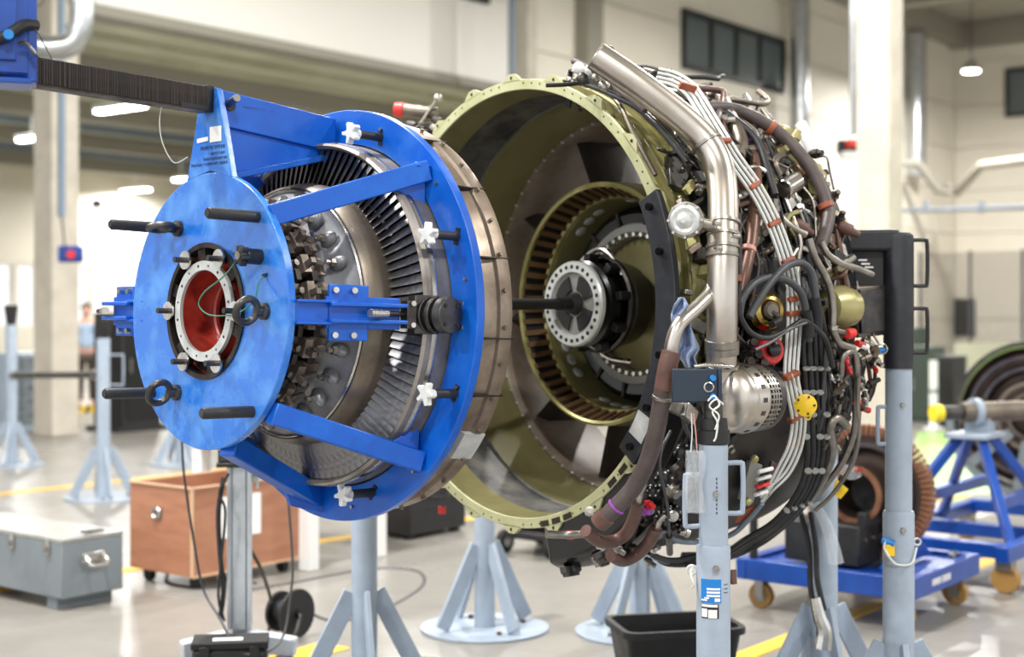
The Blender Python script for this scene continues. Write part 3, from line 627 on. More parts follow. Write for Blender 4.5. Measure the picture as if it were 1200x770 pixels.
# left background furniture
cb = thing('machine_cabinet', 'dark cabinet behind the left rim of the blue disc', 'cabinet', at(G(140, 507), HROT))
part('body', MB().box((.35, .3, .78), (.62, .6, 1.5)), 'black', cb, .01); part('plinth', MB().box((.35, .3, .03), (.8, .7, .06)), 'black_matt', cb, .006); part('door', MB().box((.35, -.008, .8), (.5, .016, 1.3)), 'black_gloss', cb, .004); part('handle', MB().box((.15, -.03, .85), (.02, .03, .18)), 'steel', cb)
g2 = thing('drawer_cabinet', 'pale grey drawer cabinet left of the concrete column', 'cabinet', at(G(20, 505), HROT))
part('body', MB().box((.3, .3, .5), (.6, .6, 1.0)), 'stand_grey', g2, .01)
for k in range(5):
    d_ = part('drawer', MB().box((.3, -.008, .15 + k * .18), (.54, .016, .16)), 'grey_box', g2, .003); part('pull', MB().box((.3, -.025, .2 + k * .18), (.3, .02, .02)), 'steel', d_)
hz = thing('hazard_barrier', 'low yellow and black striped barrier by the concrete column', 'barrier', at(G(66, 492), HROT))
part('rail', MB().box((.3, 0, .12), (.9, .05, .10)), 'yellow', hz)
for k in range(5): part('stripe', MB().slab([(-.1 + k * .18, -.027, .07), (-.02 + k * .18, -.027, .07), (.04 + k * .18, -.027, .17), (-.04 + k * .18, -.027, .17)], (0, .002, 0)), 'black', hz)
for x in (-.1, .7): part('post', MB().box((x, 0, .1), (.05, .05, .2)), 'black', hz)
# distant worker
pw = thing('person', 'distant person in pale checked shirt standing behind the far stand', 'person', at((P(101, 400, 23).x, 23, 0), 0.3))
def skin_body(name, verts, edges, radii, material, parent, sub=2):
    me = bpy.data.meshes.new(name); me.from_pydata(verts, edges, []); o = bpy.data.objects.new(name, me); sc.collection.objects.link(o); o.parent = parent
    md = o.modifiers.new('skin', 'SKIN'); md.use_smooth_shade = True
    for i, r in enumerate(radii): me.skin_vertices[0].data[i].radius = r; me.skin_vertices[0].data[i].use_root = (i == 0)
    s_ = o.modifiers.new('sub', 'SUBSURF'); s_.levels = sub; s_.render_levels = sub
    me.materials.append(MATS[material]); return o
vb = [(0, 0, .88), (0, 0, 1.05), (0, 0, 1.25), (0, 0, 1.36), (0, -.01, 1.44), (.17, 0, 1.33), (.22, -.04, 1.08), (.16, -.2, .95), (-.17, 0, 1.33), (-.22, -.04, 1.08), (-.16, -.2, .95), (.09, 0, .80), (.10, -.02, .46), (.10, .02, .08), (.1, -.12, .04), (-.09, 0, .80), (-.10, -.02, .46), (-.10, .02, .08), (-.1, -.12, .04)]
eb = [(0, 1), (1, 2), (2, 3), (3, 4), (3, 5), (5, 6), (6, 7), (3, 8), (8, 9), (9, 10), (0, 11), (11, 12), (12, 13), (13, 14), (0, 15), (15, 16), (16, 17), (17, 18)]
rb_ = [(.13, .10), (.12, .09), (.13, .09), (.10, .07), (.05, .05), (.06, .06), (.04, .04), (.033, .033), (.06, .06), (.04, .04), (.033, .033), (.085, .085), (.055, .055), (.04, .04), (.04, .03), (.085, .085), (.055, .055), (.04, .04), (.04, .03)]
skin_body('body', vb + [(0, -.015, 1.50), (0, -.02, 1.58), (0, -.02, 1.63)], eb + [(4, 19), (19, 20), (20, 21)], rb_ + [(.07, .085), (.08, .095), (.05, .06)], 'skin', pw)
skin_body('shirt', vb[:4] + [vb[5], vb[6], vb[8], vb[9]], [(0, 1), (1, 2), (2, 3), (3, 4), (4, 5), (3, 6), (6, 7)], [(.165, .125), (.15, .11), (.16, .11), (.12, .085), (.08, .08), (.06, .06), (.08, .08), (.06, .06)], 'shirt', pw)
skin_body('trousers', [vb[0], vb[11], vb[12], vb[13], vb[15], vb[16], vb[17]], [(0, 1), (1, 2), (2, 3), (0, 4), (4, 5), (5, 6)], [(.15, .115), (.105, .105), (.075, .075), (.06, .06), (.105, .105), (.075, .075), (.06, .06)], 'trousers', pw)
part('hair', MB().ball((0, .01, 1.60), .088, .10, .085), 'hair', pw)

# ================================================================ RIGHT BACKGROUND
DM = at((1.96, 6.95, 0), HROT)
dl = thing('rotor_dolly', 'bright blue steel dolly on tan castors carrying a turbine rotor', 'dolly', DM)
DU, DV = 0.92, 0.98
for y in (.03, DV - .03): part('side_rail', MB().box((DU / 2, y, .215), (DU, .06, .11)), 'blue_dark', dl, .006)
for x in (.03, DU - .03): part('cross_rail', MB().box((x, DV / 2, .215), (.06, DV - .122, .11)), 'blue_dark', dl, .006)
part('deck_plate', MB().box((DU / 2, DV / 2, .235), (DU - .12, DV - .12, .02)), 'blue_dark', dl)
for y in (.2, .42): part('saddle', MB().slab([(.16, y, .27), (.78, y, .27), (.70, y, .30), (.60, y, .37), (.34, y, .37), (.24, y, .30)], (0, .05, 0)), 'blue_dark', dl, .004)
for x, y in ((.1, .1), (DU - .1, .1), (.1, DV - .1), (DU - .1, DV - .1)):
    c_ = part('castor', MB().cyl((x - .022, y, .068), (x + .022, y, .068), .068, 22), 'caster_tan', dl, .006); part('castor_hub', MB().cyl((x - .028, y, .068), (x + .028, y, .068), .034, 14), 'steel', c_); part('fork', MB().box((x - .033, y, .11), (.006, .05, .1)).box((x + .033, y, .11), (.006, .05, .1)), 'steel', c_)
part('text_plate', MB().box((.30, -.0015, .215), (.11, .003, .032)), 'white', dl); part('text_plate', MB().box((.43, -.0015, .215), (.11, .003, .032)), 'white', dl)
for k in range(9): part('letter_gap', MB().box((.262 + k * .025, -.0035, .215), (.004, .001, .03)), 'blue_dark', dl)
part('push_post', MB().cyl((.05, DV - .08, .27), (.05, DV - .08, .55), .022, 12), 'black', dl)
part('bolt', MB().cyl((DU - .1, .1, .27), (DU - .1, .1, .285), .02, 6), 'steel', dl); part('bolt', MB().cyl((DU - .2, .08, .27), (DU - .2, .08, .285), .02, 6), 'steel', dl)
sb2 = thing('rotor_cradle', 'black cradle box between the dolly and the bladed rotor', 'cradle', DM)
part('block', MB().box((.40, .55, .375), (.55, .42, .21)), 'black', sb2, .01); part('saddle', MB().box((.40, .36, .50), (.4, .05, .08)), 'black_matt', sb2, .01)
for x in (.2, .3, .4, .5): part('bolt', MB().cyl((x, .34, .40), (x, .33, .40), .012, 6), 'steel', sb2)
RC = P(1018, 576, 7.55)
ro = thing('turbine_rotor', 'brown bladed turbine rotor disc standing on the blue dolly', 'rotor', frame(RC, 38))
RR = 0.355
part('disc', MB().lathe([(-.02, .10), (-.03, .14), (-.02, .20), (.0, .235), (-.03, .25), (-.035, .30), (.03, .30), (.03, .1)], 72), 'rotor_dark', ro)
part('seal_ring', MB().lathe([(-.055, .235), (-.06, .245), (-.06, .262), (-.02, .275), (-.02, .23)], 72, closed=True), 'rotor_steel', ro)
part('hub', MB().lathe([(-.02, .13), (-.16, .15), (-.17, .145), (-.17, .125), (-.02, .1)], 60, closed=True), 'rotor_dark', ro)
part('hub_teeth', MB().lathe([(-.172, .152), (-.185, .152), (-.185, .122), (-.172, .122)], 60, closed=True), 'rust_blade', ro)
part('bore', MB().lathe([(-.165, .124), (-.0, .1), (.02, .03), (.02, .0)], 40), 'black', ro)
bl = mesh('blade', MB().add([(-.035, -.012, .302), (.035, .0, .302), (-.035, -.014, RR), (.035, -.002, RR), (-.035, .008, .302), (.035, .02, .302), (-.035, .010, RR), (.035, .022, RR)], [(0, 1, 3, 2), (4, 6, 7, 5), (0, 4, 5, 1), (2, 3, 7, 6), (0, 2, 6, 4), (1, 5, 7, 3)]), 'rust_blade', 0)
for i in range(72): o = part('blade', bl, None, ro); o.matrix_local = Matrix.Rotation(2 * math.pi * i / 72, 4, 'X')
tagp = thing('hang_tag', 'yellow tag with plastic wrap hanging at the middle stand', 'tag', at((0, 0, 0)))
part('card', MB().slab([P(980, 562, 5.3), P(994, 574, 5.3), P(985, 585, 5.3), P(975, 578, 5.3)], (.0, .004, .002)), 'yellow', tagp)
part('wrap', MB().tube([P(972, 552, 5.3), P(985, 548, 5.3), P(997, 556, 5.3), P(1006, 552, 5.3)], .022, 7, 3), 'bag', tagp); part('clip', MB().cyl(P(1003, 552, 5.28), P(1008, 550, 5.28), .008, 8), 'red_cap', tagp)

TM = at((2.85, 8.75, 0), HROT)
tr = thing('pipe_trestle', 'blue welded trestle frame on castors at the right edge', 'trestle', TM)
for y in (-.42, .42): part('base_rail', MB().bar((-.75, y, .22), (1.1, y, .22), .08, .09), 'blue_dark', tr, .006)
for x in (-.7, 0.0, 1.05): part('cross_rail', MB().bar((x, -.42, .235), (x, .42, .235), .08, .08), 'blue_dark', tr, .006)
part('mid_rail', MB().bar((-.32, -.24, .44), (.9, -.24, .44), .06, .07), 'blue_dark', tr, .005); part('mid_rail', MB().bar((-.32, .24, .44), (.9, .24, .44), .06, .07), 'blue_dark', tr, .005)
for sx in (-1, 1):
    for sy in (-1, 1): part('leg', MB().bar((sx * .09, sy * .07, .80), (sx * .46 - .02, sy * .38, .24), .05, .06), 'blue_dark', tr, .006)
part('top_plate', MB().box((0, 0, .815), (.36, .26, .03)), 'stand_grey', tr, .004); part('saddle_block', MB().box((.08, 0, .87), (.12, .16, .1)), 'stand_grey', tr, .01); part('bolt', MB().cyl((.08, -.05, .9), (.08, -.05, .98), .012, 8), 'steel', tr)
for x, y in ((-.68, -.42), (1.0, -.42), (-.68, .42), (1.0, .42)):
    c_ = part('castor', MB().cyl((x - .025, y, .08), (x + .025, y, .08), .08, 20), 'caster_tan', tr, .006); part('castor_fork', MB().box((x, y, .155), (.09, .09, .05)), 'steel', c_)
pp = thing('mounting_shaft', 'grey shaft with round yellow end cap resting on the blue trestle', 'shaft', at((0, 0, 0)))
ta = TM @ Vector((0, 0, .955)); dr = Vector((.96, .28, .01)).normalized()
part('tube', MB().cyl(ta - dr * .10, ta + dr * 1.2, .062, 20), 'tan_metal', pp); part('spigot', MB().cyl(ta - dr * .24, ta - dr * .10, .045, 18), 'steel_dark', pp); part('flange', MB().cyl(ta - dr * .02, ta + dr * .02, .085, 20), 'stand_grey', pp)
part('cap', MB().cyl(ta - dr * .30, ta - dr * .24, .055, 24), 'yellow_cap', pp, .006)
BM = frame(P(1212, 486, 11.5), 25)
bt = thing('turbine_module', 'big dark turbine module with concentric rings at the right edge', 'turbine', BM)
part('casing', MB().lathe([(-.2, .60), (-.2, .565), (-.05, .555), (.4, .5), (.4, .56), (.0, .60)], 72, closed=True), 'steel_dark', bt)
part('face', MB().lathe([(-.17, .55), (-.12, .49), (-.17, .48), (-.17, .42), (-.1, .40), (-.13, .30), (-.2, .28), (-.2, .20), (-.1, .18), (-.12, .02), (-.12, 0)], 72), 'rotor_dark', bt)
for r0, r1 in ((.46, .49), (.37, .40), (.25, .28), (.17, .19)): part('ring', MB().lathe([(-.21, r0), (-.21, r1), (-.15, r1), (-.15, r0)], 72, closed=True), 'rotor_steel' if r0 > .3 else 'tan_metal', bt)
for i in range(36): o = part('bolt', MB().cyl((-.225, 0, .582), (-.2, 0, .582), .011, 6) if i == 0 else bt_b, 'steel_dark', bt); bt_b = o.data; o.matrix_local = Matrix.Rotation(2 * math.pi * i / 36, 4, 'X')
wf = thing('roller_frame', 'grey spoked ring frame below the dark turbine module', 'frame', BM)
part('ring', MB().lathe([(-.26, .66), (-.26, .60), (-.20, .60), (-.20, .66)], 72, 90, 270, True), 'grey_box', wf)
for a in (110, 150, 190, 230): part('spoke', MB().bar(cyl_pt(-.24, .2, a), cyl_pt(-.24, .62, a), .08, .04, (1, 0, 0)), 'grey_box', wf, .004)
part('base', MB().box((-.1, 0, -.735), (.6, 1.0, .1)), 'grey_box', wf, .006); part('post', MB().box((-.22, 0, -.68), (.1, .3, .1)), 'grey_box', wf)

def simple_cab(px, py, wd, dp, h, material, label, doors=2):
    t_ = thing('storage_cabinet', label, 'cabinet', at(G(px, py), HROT)); part('body', MB().box((dp / 2, wd / 2, h / 2), (dp, wd, h)), material, t_, .01)
    for k in range(doors):
        d_ = part('door', MB().box((-.01, wd * (k + .5) / doors, h / 2), (.02, wd / doors - .03, h - .1)), material, t_, .004); part('handle', MB().box((-.03, wd * (k + .5) / doors + .1, h / 2), (.02, .02, .18)), 'steel', d_)
simple_cab(1092, 495, .62, .5, 1.05, 'cabinet_green', 'dark green cabinet standing left of the striped white post'); simple_cab(1117, 502, .30, .5, .95, 'black', 'narrow black cabinet beside the dark green cabinet', 1); simple_cab(1075, 470, .8, .5, 1.25, 'cabinet_green', 'tall dark green cabinet half hidden behind the rear stand', 1)
ps = thing('marker_post', 'white marker post in front of the dark green cabinets', 'post', at(G(1094, 503), HROT)); part('post', MB().box((0, 0, .45), (.08, .08, .9)), 'white', ps); part('band', MB().box((0, 0, .5), (.084, .084, .05)), 'grey_box', ps); part('foot', MB().box((0, 0, .015), (.2, .2, .03)), 'white', ps)
for i, (px, py, cx, lab) in enumerate(((1106, 452, 'red_cap', 'red box among the clutter beside the black cabinet'), (1122, 440, 'beam_blue', 'blue grey box on the low table behind the cabinets'), (1138, 470, 'white', 'white box on the low table beside the big turbine module'))):
    t_ = thing('parts_box', lab, 'box', at(Vector((P(px, py, 22).x, 22, .534)), HROT)); part('body', MB().box((0, 0, 0), (.18, .18, .18)), cx, t_, .01); part('lid', MB().box((0, 0, .1), (.19, .19, .03)), 'grey_lid', t_, .006)
tb2 = thing('low_table', 'low pale table holding small boxes behind the cabinets', 'table', at(Vector((P(1120, 400, 22).x, 22, 0)), HROT)); part('top', MB().box((0, 0, .42), (.9, 1.2, .04)), 'wall_cream', tb2)
for x, y in ((-.4, -.5), (.4, -.5), (-.4, .5), (.4, .5)): part('leg', MB().box((x, y, .2), (.05, .05, .4)), 'steel', tb2)
gs = thing('work_screen', 'dull green low screen behind the big turbine module', 'screen', at((0, 0, 0)))
part('panel', MB().slab([P(1118, 402, 24), P(1185, 402, 23), P(1185, 440, 23), P(1118, 440, 24)], (.03, .05, 0)), 'deck_green', gs); part('leg', MB().cyl(P(1125, 438, 24), Vector((P(1125, 438, 24).x, 24, 0)), .03, 8), 'steel_dark', gs); part('leg', MB().cyl(P(1178, 438, 23.2), Vector((P(1178, 438, 23).x, 23.1, 0)), .03, 8), 'steel_dark', gs)
fe = thing('mesh_fence', 'wire mesh safety fence in front of the end wall', 'fence', at((0, 0, 0)))
fa, fb = P(1078, 360, 27), P(1260, 360, 25)
def fpt(t, z): p = fa.lerp(fb, t); p.z = z; return p
mb = MB()
for i in range(61): mb.cyl(fpt(i / 60, .15), fpt(i / 60, 2.6), .006, 4, caps=False)
for i in range(40): mb.cyl(fpt(0, .15 + i * .063), fpt(1, .15 + i * .063), .006, 4, caps=False)
part('wire_mesh', mb, 'steel_dark', fe, 0, 0, stuff=True)
for t_ in (0.0, .34, .68, 1.0): part('post', MB().cyl(fpt(t_, 0), fpt(t_, 2.65), .03, 8), 'cable_grey', fe)

# ================================================================ BLUE FIXTURE AND TURBINE MODULE
MC = P(397, 369, 4.471); TMod = frame(MC, 44.6, 1.5); MI = TMod.inverted()
CAMP = Vector((0, 0, EYE))
def plane_pt(px, py, a, inv=MI):
    o = inv @ CAMP; d = (inv @ P(px, py, 1.0)) - o; t = (a - o.x) / d.x; return o + d * t
fx = thing('lifting_fixture', 'bright blue steel lifting fixture with disc, ring and struts holding the turbine module', 'fixture', TMod)
AP = -0.478
# front disc with a central opening
disc = part('front_disc', MB().lathe([(AP - .012, .192), (AP - .012, .402), (AP + .012, .402), (AP + .012, .192)], 96, closed=True), 'blue_plate_lit', fx, .003)
# tower above the disc
tw = [plane_pt(x, y, AP - .013) for x, y in ((219, 212), (229, 150), (232, 128), (247, 130), (247, 103), (254, 103), (262, 145), (272, 208), (246, 200))]
tower = part('tower_plate', MB().slab(tw, (.02, 0, 0)), 'blue_plate_lit', fx, .002)
part('sticker', MB().slab([plane_pt(x, y, AP - .0145) for x, y in ((246, 149), (259.5, 147), (259.5, 165), (246, 167))], (-.0008, 0, 0)), 'paper', tower)
for (x0, y0, x1, y1) in ((231, 163, 244, 160),): part('stencil', MB().slab([plane_pt(x0, y0, AP - .0145), plane_pt(x1, y1, AP - .0145), plane_pt(x1, y1 + 5, AP - .0145), plane_pt(x0, y0 + 5, AP - .0145)], (-.0006, 0, 0)), 'white', tower)
def glyph_row(x0, x1, y, h, parent, a, slope=-.12, material='stencil', step=2.4):
    x = x0
    while x < x1:
        yy = y + (x - x0) * slope; wd = RND.uniform(.7, 1.6)
        mb_ = MB()
        for (ax_, ay, bx, by) in ((0, 0, .55, h), (wd - .3, 0, wd + .2, h)) if RND.random() < .6 else ((0, 0, wd, h * .28), (wd * .3, 0, wd * .7, h)):
            mb_.slab([plane_pt(x + ax_, yy + ay, a), plane_pt(x + bx, yy + ay, a), plane_pt(x + bx, yy + by, a), plane_pt(x + ax_, yy + by, a)], (-.0006, 0, 0))
        part('letter', mb_, material, parent, 0, 0); x += step
glyph_row(235, 263, 172, 4, tower, AP - .0145); glyph_row(247, 263, 178.5, 3, tower, AP - .0145); glyph_row(238, 265, 185.5, 3.2, tower, AP - .0145); glyph_row(224, 265, 193, 3.2, tower, AP - .0145)
# box beam, web and flange running back to the ring
pt = plane_pt(251, 104, AP); ybm = pt.y; ztop = pt.z
ztr = plane_pt(391, 147, -.03).z; yr = plane_pt(391, 147, -.03).y
def gp(t, z): return Vector((AP + (AP * -1 - .03) * t, ybm + (yr - ybm) * t, z))
zt0, zt1 = ztop, ztr + .02
part('box_beam', MB().add([gp(0, zt0) + Vector((0, o_, 0)) for o_ in (-.012, .05)] + [gp(1, zt1) + Vector((0, o_, 0)) for o_ in (-.012, .05)] + [gp(0, zt0 - .105) + Vector((0, o_, 0)) for o_ in (-.012, .05)] + [gp(1, zt1 - .105) + Vector((0, o_, 0)) for o_ in (-.012, .05)],
     [(0, 1, 3, 2), (4, 6, 7, 5), (0, 2, 6, 4), (1, 5, 7, 3), (0, 4, 5, 1), (2, 3, 7, 6)]), 'blue', fx, .003)
part('gusset_web', MB().slab([gp(0.02, zt0 - .09), gp(.98, zt1 - .09), gp(.98, zt1 - .12), gp(.02, .385)], (0, .018, 0)), 'blue', fx, .002)
part('gusset_flange', MB().bar(gp(0.0, .382) + Vector((0, .01, 0)), gp(1, zt1 - .115) + Vector((0, .01, 0)), .07, .02), 'blue', fx, .003)
pin_c = plane_pt(270, 123, -.43); part('tower_pin', MB().cyl((pin_c.x, ybm + .01, pin_c.z), (pin_c.x - .02, ybm - .075, pin_c.z + .012), .011, 14), 'steel', fx); part('pin_boss', MB().cyl((pin_c.x, ybm + .02, pin_c.z), (pin_c.x, ybm - .016, pin_c.z), .018, 14), 'black', fx)
glyph_row(284, 322, 124, 2.2, fx, -.40, .18)
# rear ring
ring = part('rear_ring', MB().lathe([(-.014, .535), (-.014, .642), (.016, .642), (.016, .535)], 128, closed=True), 'blue', fx, .003)
for a in range(20, 380, 30): part('screw', MB().cyl(cyl_pt(-.0135, .600, a), cyl_pt(-.021, .600, a), .0055, 8), 'steel', ring)
# struts
def strut(p, q, wd=.052, ht=.062):
    s_ = part('strut', MB().bar(p, q, wd, ht, up=(0, 0, 1)), 'blue', fx, .004)
    return s_
S1a, S1b = plane_pt(316, 253, AP + .01), plane_pt(500, 200, -.016)
S2a, S2b = plane_pt(318, 484, AP + .01), plane_pt(492, 541, -.016)
S3a, S3b = plane_pt(268, 522, AP + .01), plane_pt(372, 583, -.016)
for p, q in ((S1a, S1b), (S2a, S2b), (S3a, S3b)): strut(p, q)
for q, dz in ((S1b, -.045), (S2b, .045)): part('strut_foot', MB().bar(q + Vector((-.012, .03, dz * .8)), q + Vector((-.012, -.01, -dz * .4)), .02, .075, up=(1, 0, 0)), 'blue', fx, .003)
for q, p, sg in ((S1b, S1a, -1), (S2b, S2a, 1)): part('strut_gusset', MB().slab([q + Vector((-.004, 0, sg * .02)), q + Vector((-.004, 0, sg * .105)), q + (p - q) * .2 + Vector((0, 0, sg * .03)), q + (p - q) * .2], (0, .014, 0)), 'blue', fx, .002)
part('strut_foot', MB().slab([S3b + Vector((-.006, -.03, .05)), S3b + Vector((-.006, -.03, -.045)), S3b + Vector((-.10, .0, -.02)), S3b + Vector((-.12, .0, .02))], (0, .016, 0)), 'blue', fx, .002)
# plain struts on the far side of the disc
for a in (215, 325): strut(cyl_pt(AP + .01, .36, a), cyl_pt(-.016, .585, a))
# star knobs on black screws around the ring
def star(R0, R1, n, t, tip):
    out = []
    for i in range(n * 4):
        a = 2 * math.pi * (i + .5) / (n * 4); r_ = R1 if (i % 4) in (0, 1) else R0; out.append((r_ * math.sin(a), r_ * math.cos(a)))
    return MB().prism(out, t)
knob_mesh = mesh('star_knob', star(.017, .034, 5, .022, 0), 'white_knob', 30); rod_mesh = mesh('clamp_screw', MB().cyl((0, 0, 0), (-.085, 0, 0), .0135, 18), 'black_powder'); slot_mesh = mesh('slot', MB().box((-.002, 0, 0), (.004, .016, .05)), 'black')
nose_mesh = mesh('knob_boss', MB().turn((-.085, 0, 0), (-1, 0, 0), [(0, .013), (.02, .015)], 16), 'white_knob')
for k, (px, py) in enumerate(((446, 161), (536, 277), (534, 461), (437, 577))):
    b_ = plane_pt(px, py, -.014); R_ = Matrix.Translation(b_)
    s_ = part('clamp_screw', rod_mesh, None, fx); s_.matrix_local = R_
    kn = part('star_knob', knob_mesh, None, s_, .003); kn.matrix_local = Matrix.Translation((-.124, 0, 0)) @ Matrix.Rotation(.35 * k, 4, 'X')
    nb = part('knob_boss', nose_mesh, None, s_)
    sl = part('slot', slot_mesh, None, ring); sl.matrix_local = Matrix.Translation(b_) @ Matrix.Rotation(math.radians(12 * k), 4, 'X')
# dowel rods, eye bolts and a small knob on the disc
for k, (y, z_) in enumerate(((-.248, .262), (.262, .252), (-.242, -.279), (.272, -.248))):
    d_ = part('dowel_rod', MB().turn((AP - .012, y, z_), (AP - 1, y, z_), [(0, .0165), (.158, .0165), (.163, .0135)], 20), 'black_powder', fx); part('rod_end', MB().cyl((AP - .174, y, z_), (AP - .1775, y, z_), .0115, 16), 'steel_dark', d_)
def eyebolt(px, py, roll, ty=0.0, R_=.034):
    b_ = plane_pt(px, py, AP - .012); e_ = part('eye_bolt', MB().turn(b_, b_ + Vector((-1, 0, 0)), [(0, .024), (.012, .024), (.016, .015), (.032, .014)], 18), 'steel_dark', fx)
    nrm = Vector((0.0, math.sin(roll), math.cos(roll))); part('eye', MB().torus(b_ + Vector((-.028 - R_, 0, 0)), nrm, R_, .0105, 28, 10), 'steel_dark', e_)
    return b_
eyebolt(210, 268, .18); eyebolt(208, 460, 1.15); eb3 = eyebolt(311, 365, 1.25)
kb = plane_pt(304, 301, AP - .012); kk = part('hand_knob', MB().cyl(kb, kb + Vector((-.05, 0, 0)), .022, 16), 'black_powder', fx); kp = part('knob_star', star(.018, .030, 6, .022, 0), 'black_powder', kk, .002); kp.matrix_local = Matrix.Translation(kb + Vector((-.07, 0, 0))); part('knob_face', MB().cyl(kb + Vector((-.07, 0, 0)), kb + Vector((-.074, 0, 0)), .012, 12), 'steel', kk)
part('tether_wire', MB().tube([plane_pt(279, 303, AP - .06), plane_pt(262, 324, AP - .055), plane_pt(240, 342, AP - .05), plane_pt(233, 357, AP - .045), plane_pt(246, 369, AP - .05), plane_pt(275, 368, AP - .06), plane_pt(296, 354, AP - .06), plane_pt(303, 332, AP - .03), plane_pt(310, 322, AP - .015)], .0022, 6, 8), 'wire_green', fx)
part('tether_tip', MB().cyl(plane_pt(308, 323, AP - .016), plane_pt(313, 322, AP - .0125), .005, 8), 'navy', fx)
# hub opening: worn rim, lugs, studs, red bore
hub = part('hub_ring', MB().lathe([(AP - .018, .184), (AP - .018, .199), (AP + .03, .197), (AP + .03, .187)], 72, closed=True), 'oxide', fx)
for i in range(6):
    a = 30 + 60 * i
    w_ = part('washer', MB().cyl(cyl_pt(AP - .026, .172, a), cyl_pt(AP - .032, .172, a), .0275, 24), 'steel_bright', fx); part('stud', MB().cyl(cyl_pt(AP - .03, .172, a), cyl_pt(AP - .066, .172, a), .0085, 14), 'steel_dark', w_); part('spacer', MB().cyl(cyl_pt(AP + .0, .172, a), cyl_pt(AP - .026, .172, a), .012, 12), 'steel_dark', w_)
    part('lug', MB().lathe([(AP - .010, .148), (AP - .010, .188), (AP + .02, .188), (AP + .02, .148)], 6, a + 14, a + 26, True), 'oxide', fx)
sh = thing('turbine_shaft_bore', 'silver flanged shaft end with red bore inside the blue disc', 'shaft', TMod)
part('flange', MB().lathe([(AP - .022, .119), (AP - .022, .146), (AP - .010, .146), (AP - .008, .130), (AP - .012, .119)], 72, closed=True), 'ring_white', sh)
for i in range(16): part('bolt_hole', MB().cyl(cyl_pt(AP - .0222, .1325, 11 + i * 22.5), cyl_pt(AP - .0235, .1325, 11 + i * 22.5), .0042 if i % 2 else .003, 8), 'steel_dark', sh)
part('bore', MB().lathe([(AP - .012, .119), (AP + .0, .124), (AP + .035, .134), (AP + .075, .136), (AP + .09, .128), (AP + .092, .108)], 72), 'bore_red', sh)
part('bore_step', MB().lathe([(AP + .092, .112), (AP + .086, .106), (AP + .09, .100), (AP + .10, .098)], 72), 'bore_red', sh)
part('inner_bore', MB().lathe([(AP + .095, .099), (AP + .30, .09)], 72), 'bore_shaded', sh)
part('bore_end', MB().lathe([(AP + .30, .09), (AP + .31, .0)], 40), 'oxide', sh)  # dark end, shade of the deep bore put into colour
part('red_liner', MB().lathe([(AP + .00, .131), (AP + .05, .150), (AP + .045, .178), (AP + .015, .187)], 72), 'bore_red', sh)
part('flange_neck', MB().lathe([(AP - .010, .131), (AP + .01, .133)], 60), 'oxide', sh)

# side clamps at the near and the far edge of the ring
def side_clamp(s):
    Y = -s; sh_ = 0.0 if s > 0 else .035
    def q(a, r_, z_=0.0): return Vector((a, Y * r_, z_))
    e0, e1 = q(AP + .012, .395 if s > 0 else .34), (q(-.20, .475) if s > 0 else q(AP + .03, .60)); dr_ = (e1 - e0).normalized(); nn = Vector((-dr_.y, dr_.x, 0)) * s
    ml = Matrix((dr_, nn, Vector((0, 0, 1)))).transposed().to_4x4(); ml.translation = e0
    cl_ = part('clamp_arm', MB().box((.06, 0, .030), (.12, .05, .008), ml).box((.06, 0, -.030), (.12, .05, .008), ml).box((.06, .0, 0), (.12, .012, .06), ml), 'blue', fx, .002)
    base_ = part('clamp_base', MB().box((.155, .0, 0), (.115, .02, .155), ml).box((.215 - sh_, -.012, .023), (.24 - 2 * sh_, .045, .012), ml).box((.215 - sh_, -.012, -.023), (.24 - 2 * sh_, .045, .012), ml).box((.2 - sh_, .004, 0), (.22 - 2 * sh_, .02, .09), ml), 'blue', fx, .003)
    for x in (.11, .165):
        for z_ in (.062, -.062): part('screw', MB().cyl(ml @ Vector((x, -.01, z_)), ml @ Vector((x, -.026, z_)), .0085, 14), 'steel_bright', base_); 
    part('spring_pin', MB().cyl(ml @ Vector((.20, -.05, 0)), ml @ Vector((.26, -.03, 0)), .012, 16), 'steel_bright', base_); part('pin_rod', MB().cyl(ml @ Vector((.24, -.035, 0)), ml @ Vector((.34, -.01, 0)), .007, 12), 'black', base_)
    return ml
ml = side_clamp(1); side_clamp(-1)
rb2 = part('clamp_block', MB().box((.335, -.01, 0), (.03, .05, .08), ml).box((.385, 0, 0), (.075, .05, .11), ml), 'steel_dark', fx, .003)
for z_ in (.03, -.03): part('screw', MB().cyl(ml @ Vector((.335, -.036, z_)), ml @ Vector((.335, -.046, z_)), .0075, 12), 'steel_bright', rb2)
c0_, c1_ = ml @ Vector((.395, -.005, 0)), ml @ Vector((.432, -.085, 0))
for k, (t0, t1, r_) in enumerate(((.0, .16, .052), (.16, .34, .040), (.34, .5, .052), (.5, .66, .040), (.66, 1.0, .052))): part('roller_disc', MB().cyl(c0_.lerp(c1_, t0), c0_.lerp(c1_, t1), r_, 30), 'steel_dark' if r_ > .05 else 'black', rb2, .002)
for i in range(4):
    x_, y_ = basis(c1_ - c0_); a = math.pi / 4 + i * math.pi / 2; o_ = (x_ * math.cos(a) + y_ * math.sin(a)) * .037; part('disc_screw', MB().cyl(c1_ + o_, c1_ + o_ + (c1_ - c0_).normalized() * .003, .006, 10), 'black', rb2)
part('clamp_stub', MB().box((.492, -.012, 0), (.03, .06, .085), ml).cyl(ml @ Vector((.43, -.02, 0)), ml @ Vector((.48, -.02, 0)), .012), 'oxide', fx, .003)
for z_ in (.034, -.034): part('screw', MB().cyl(ml @ Vector((.492, -.042, z_)), ml @ Vector((.492, -.05, z_)), .008, 12), 'steel_bright', fx)

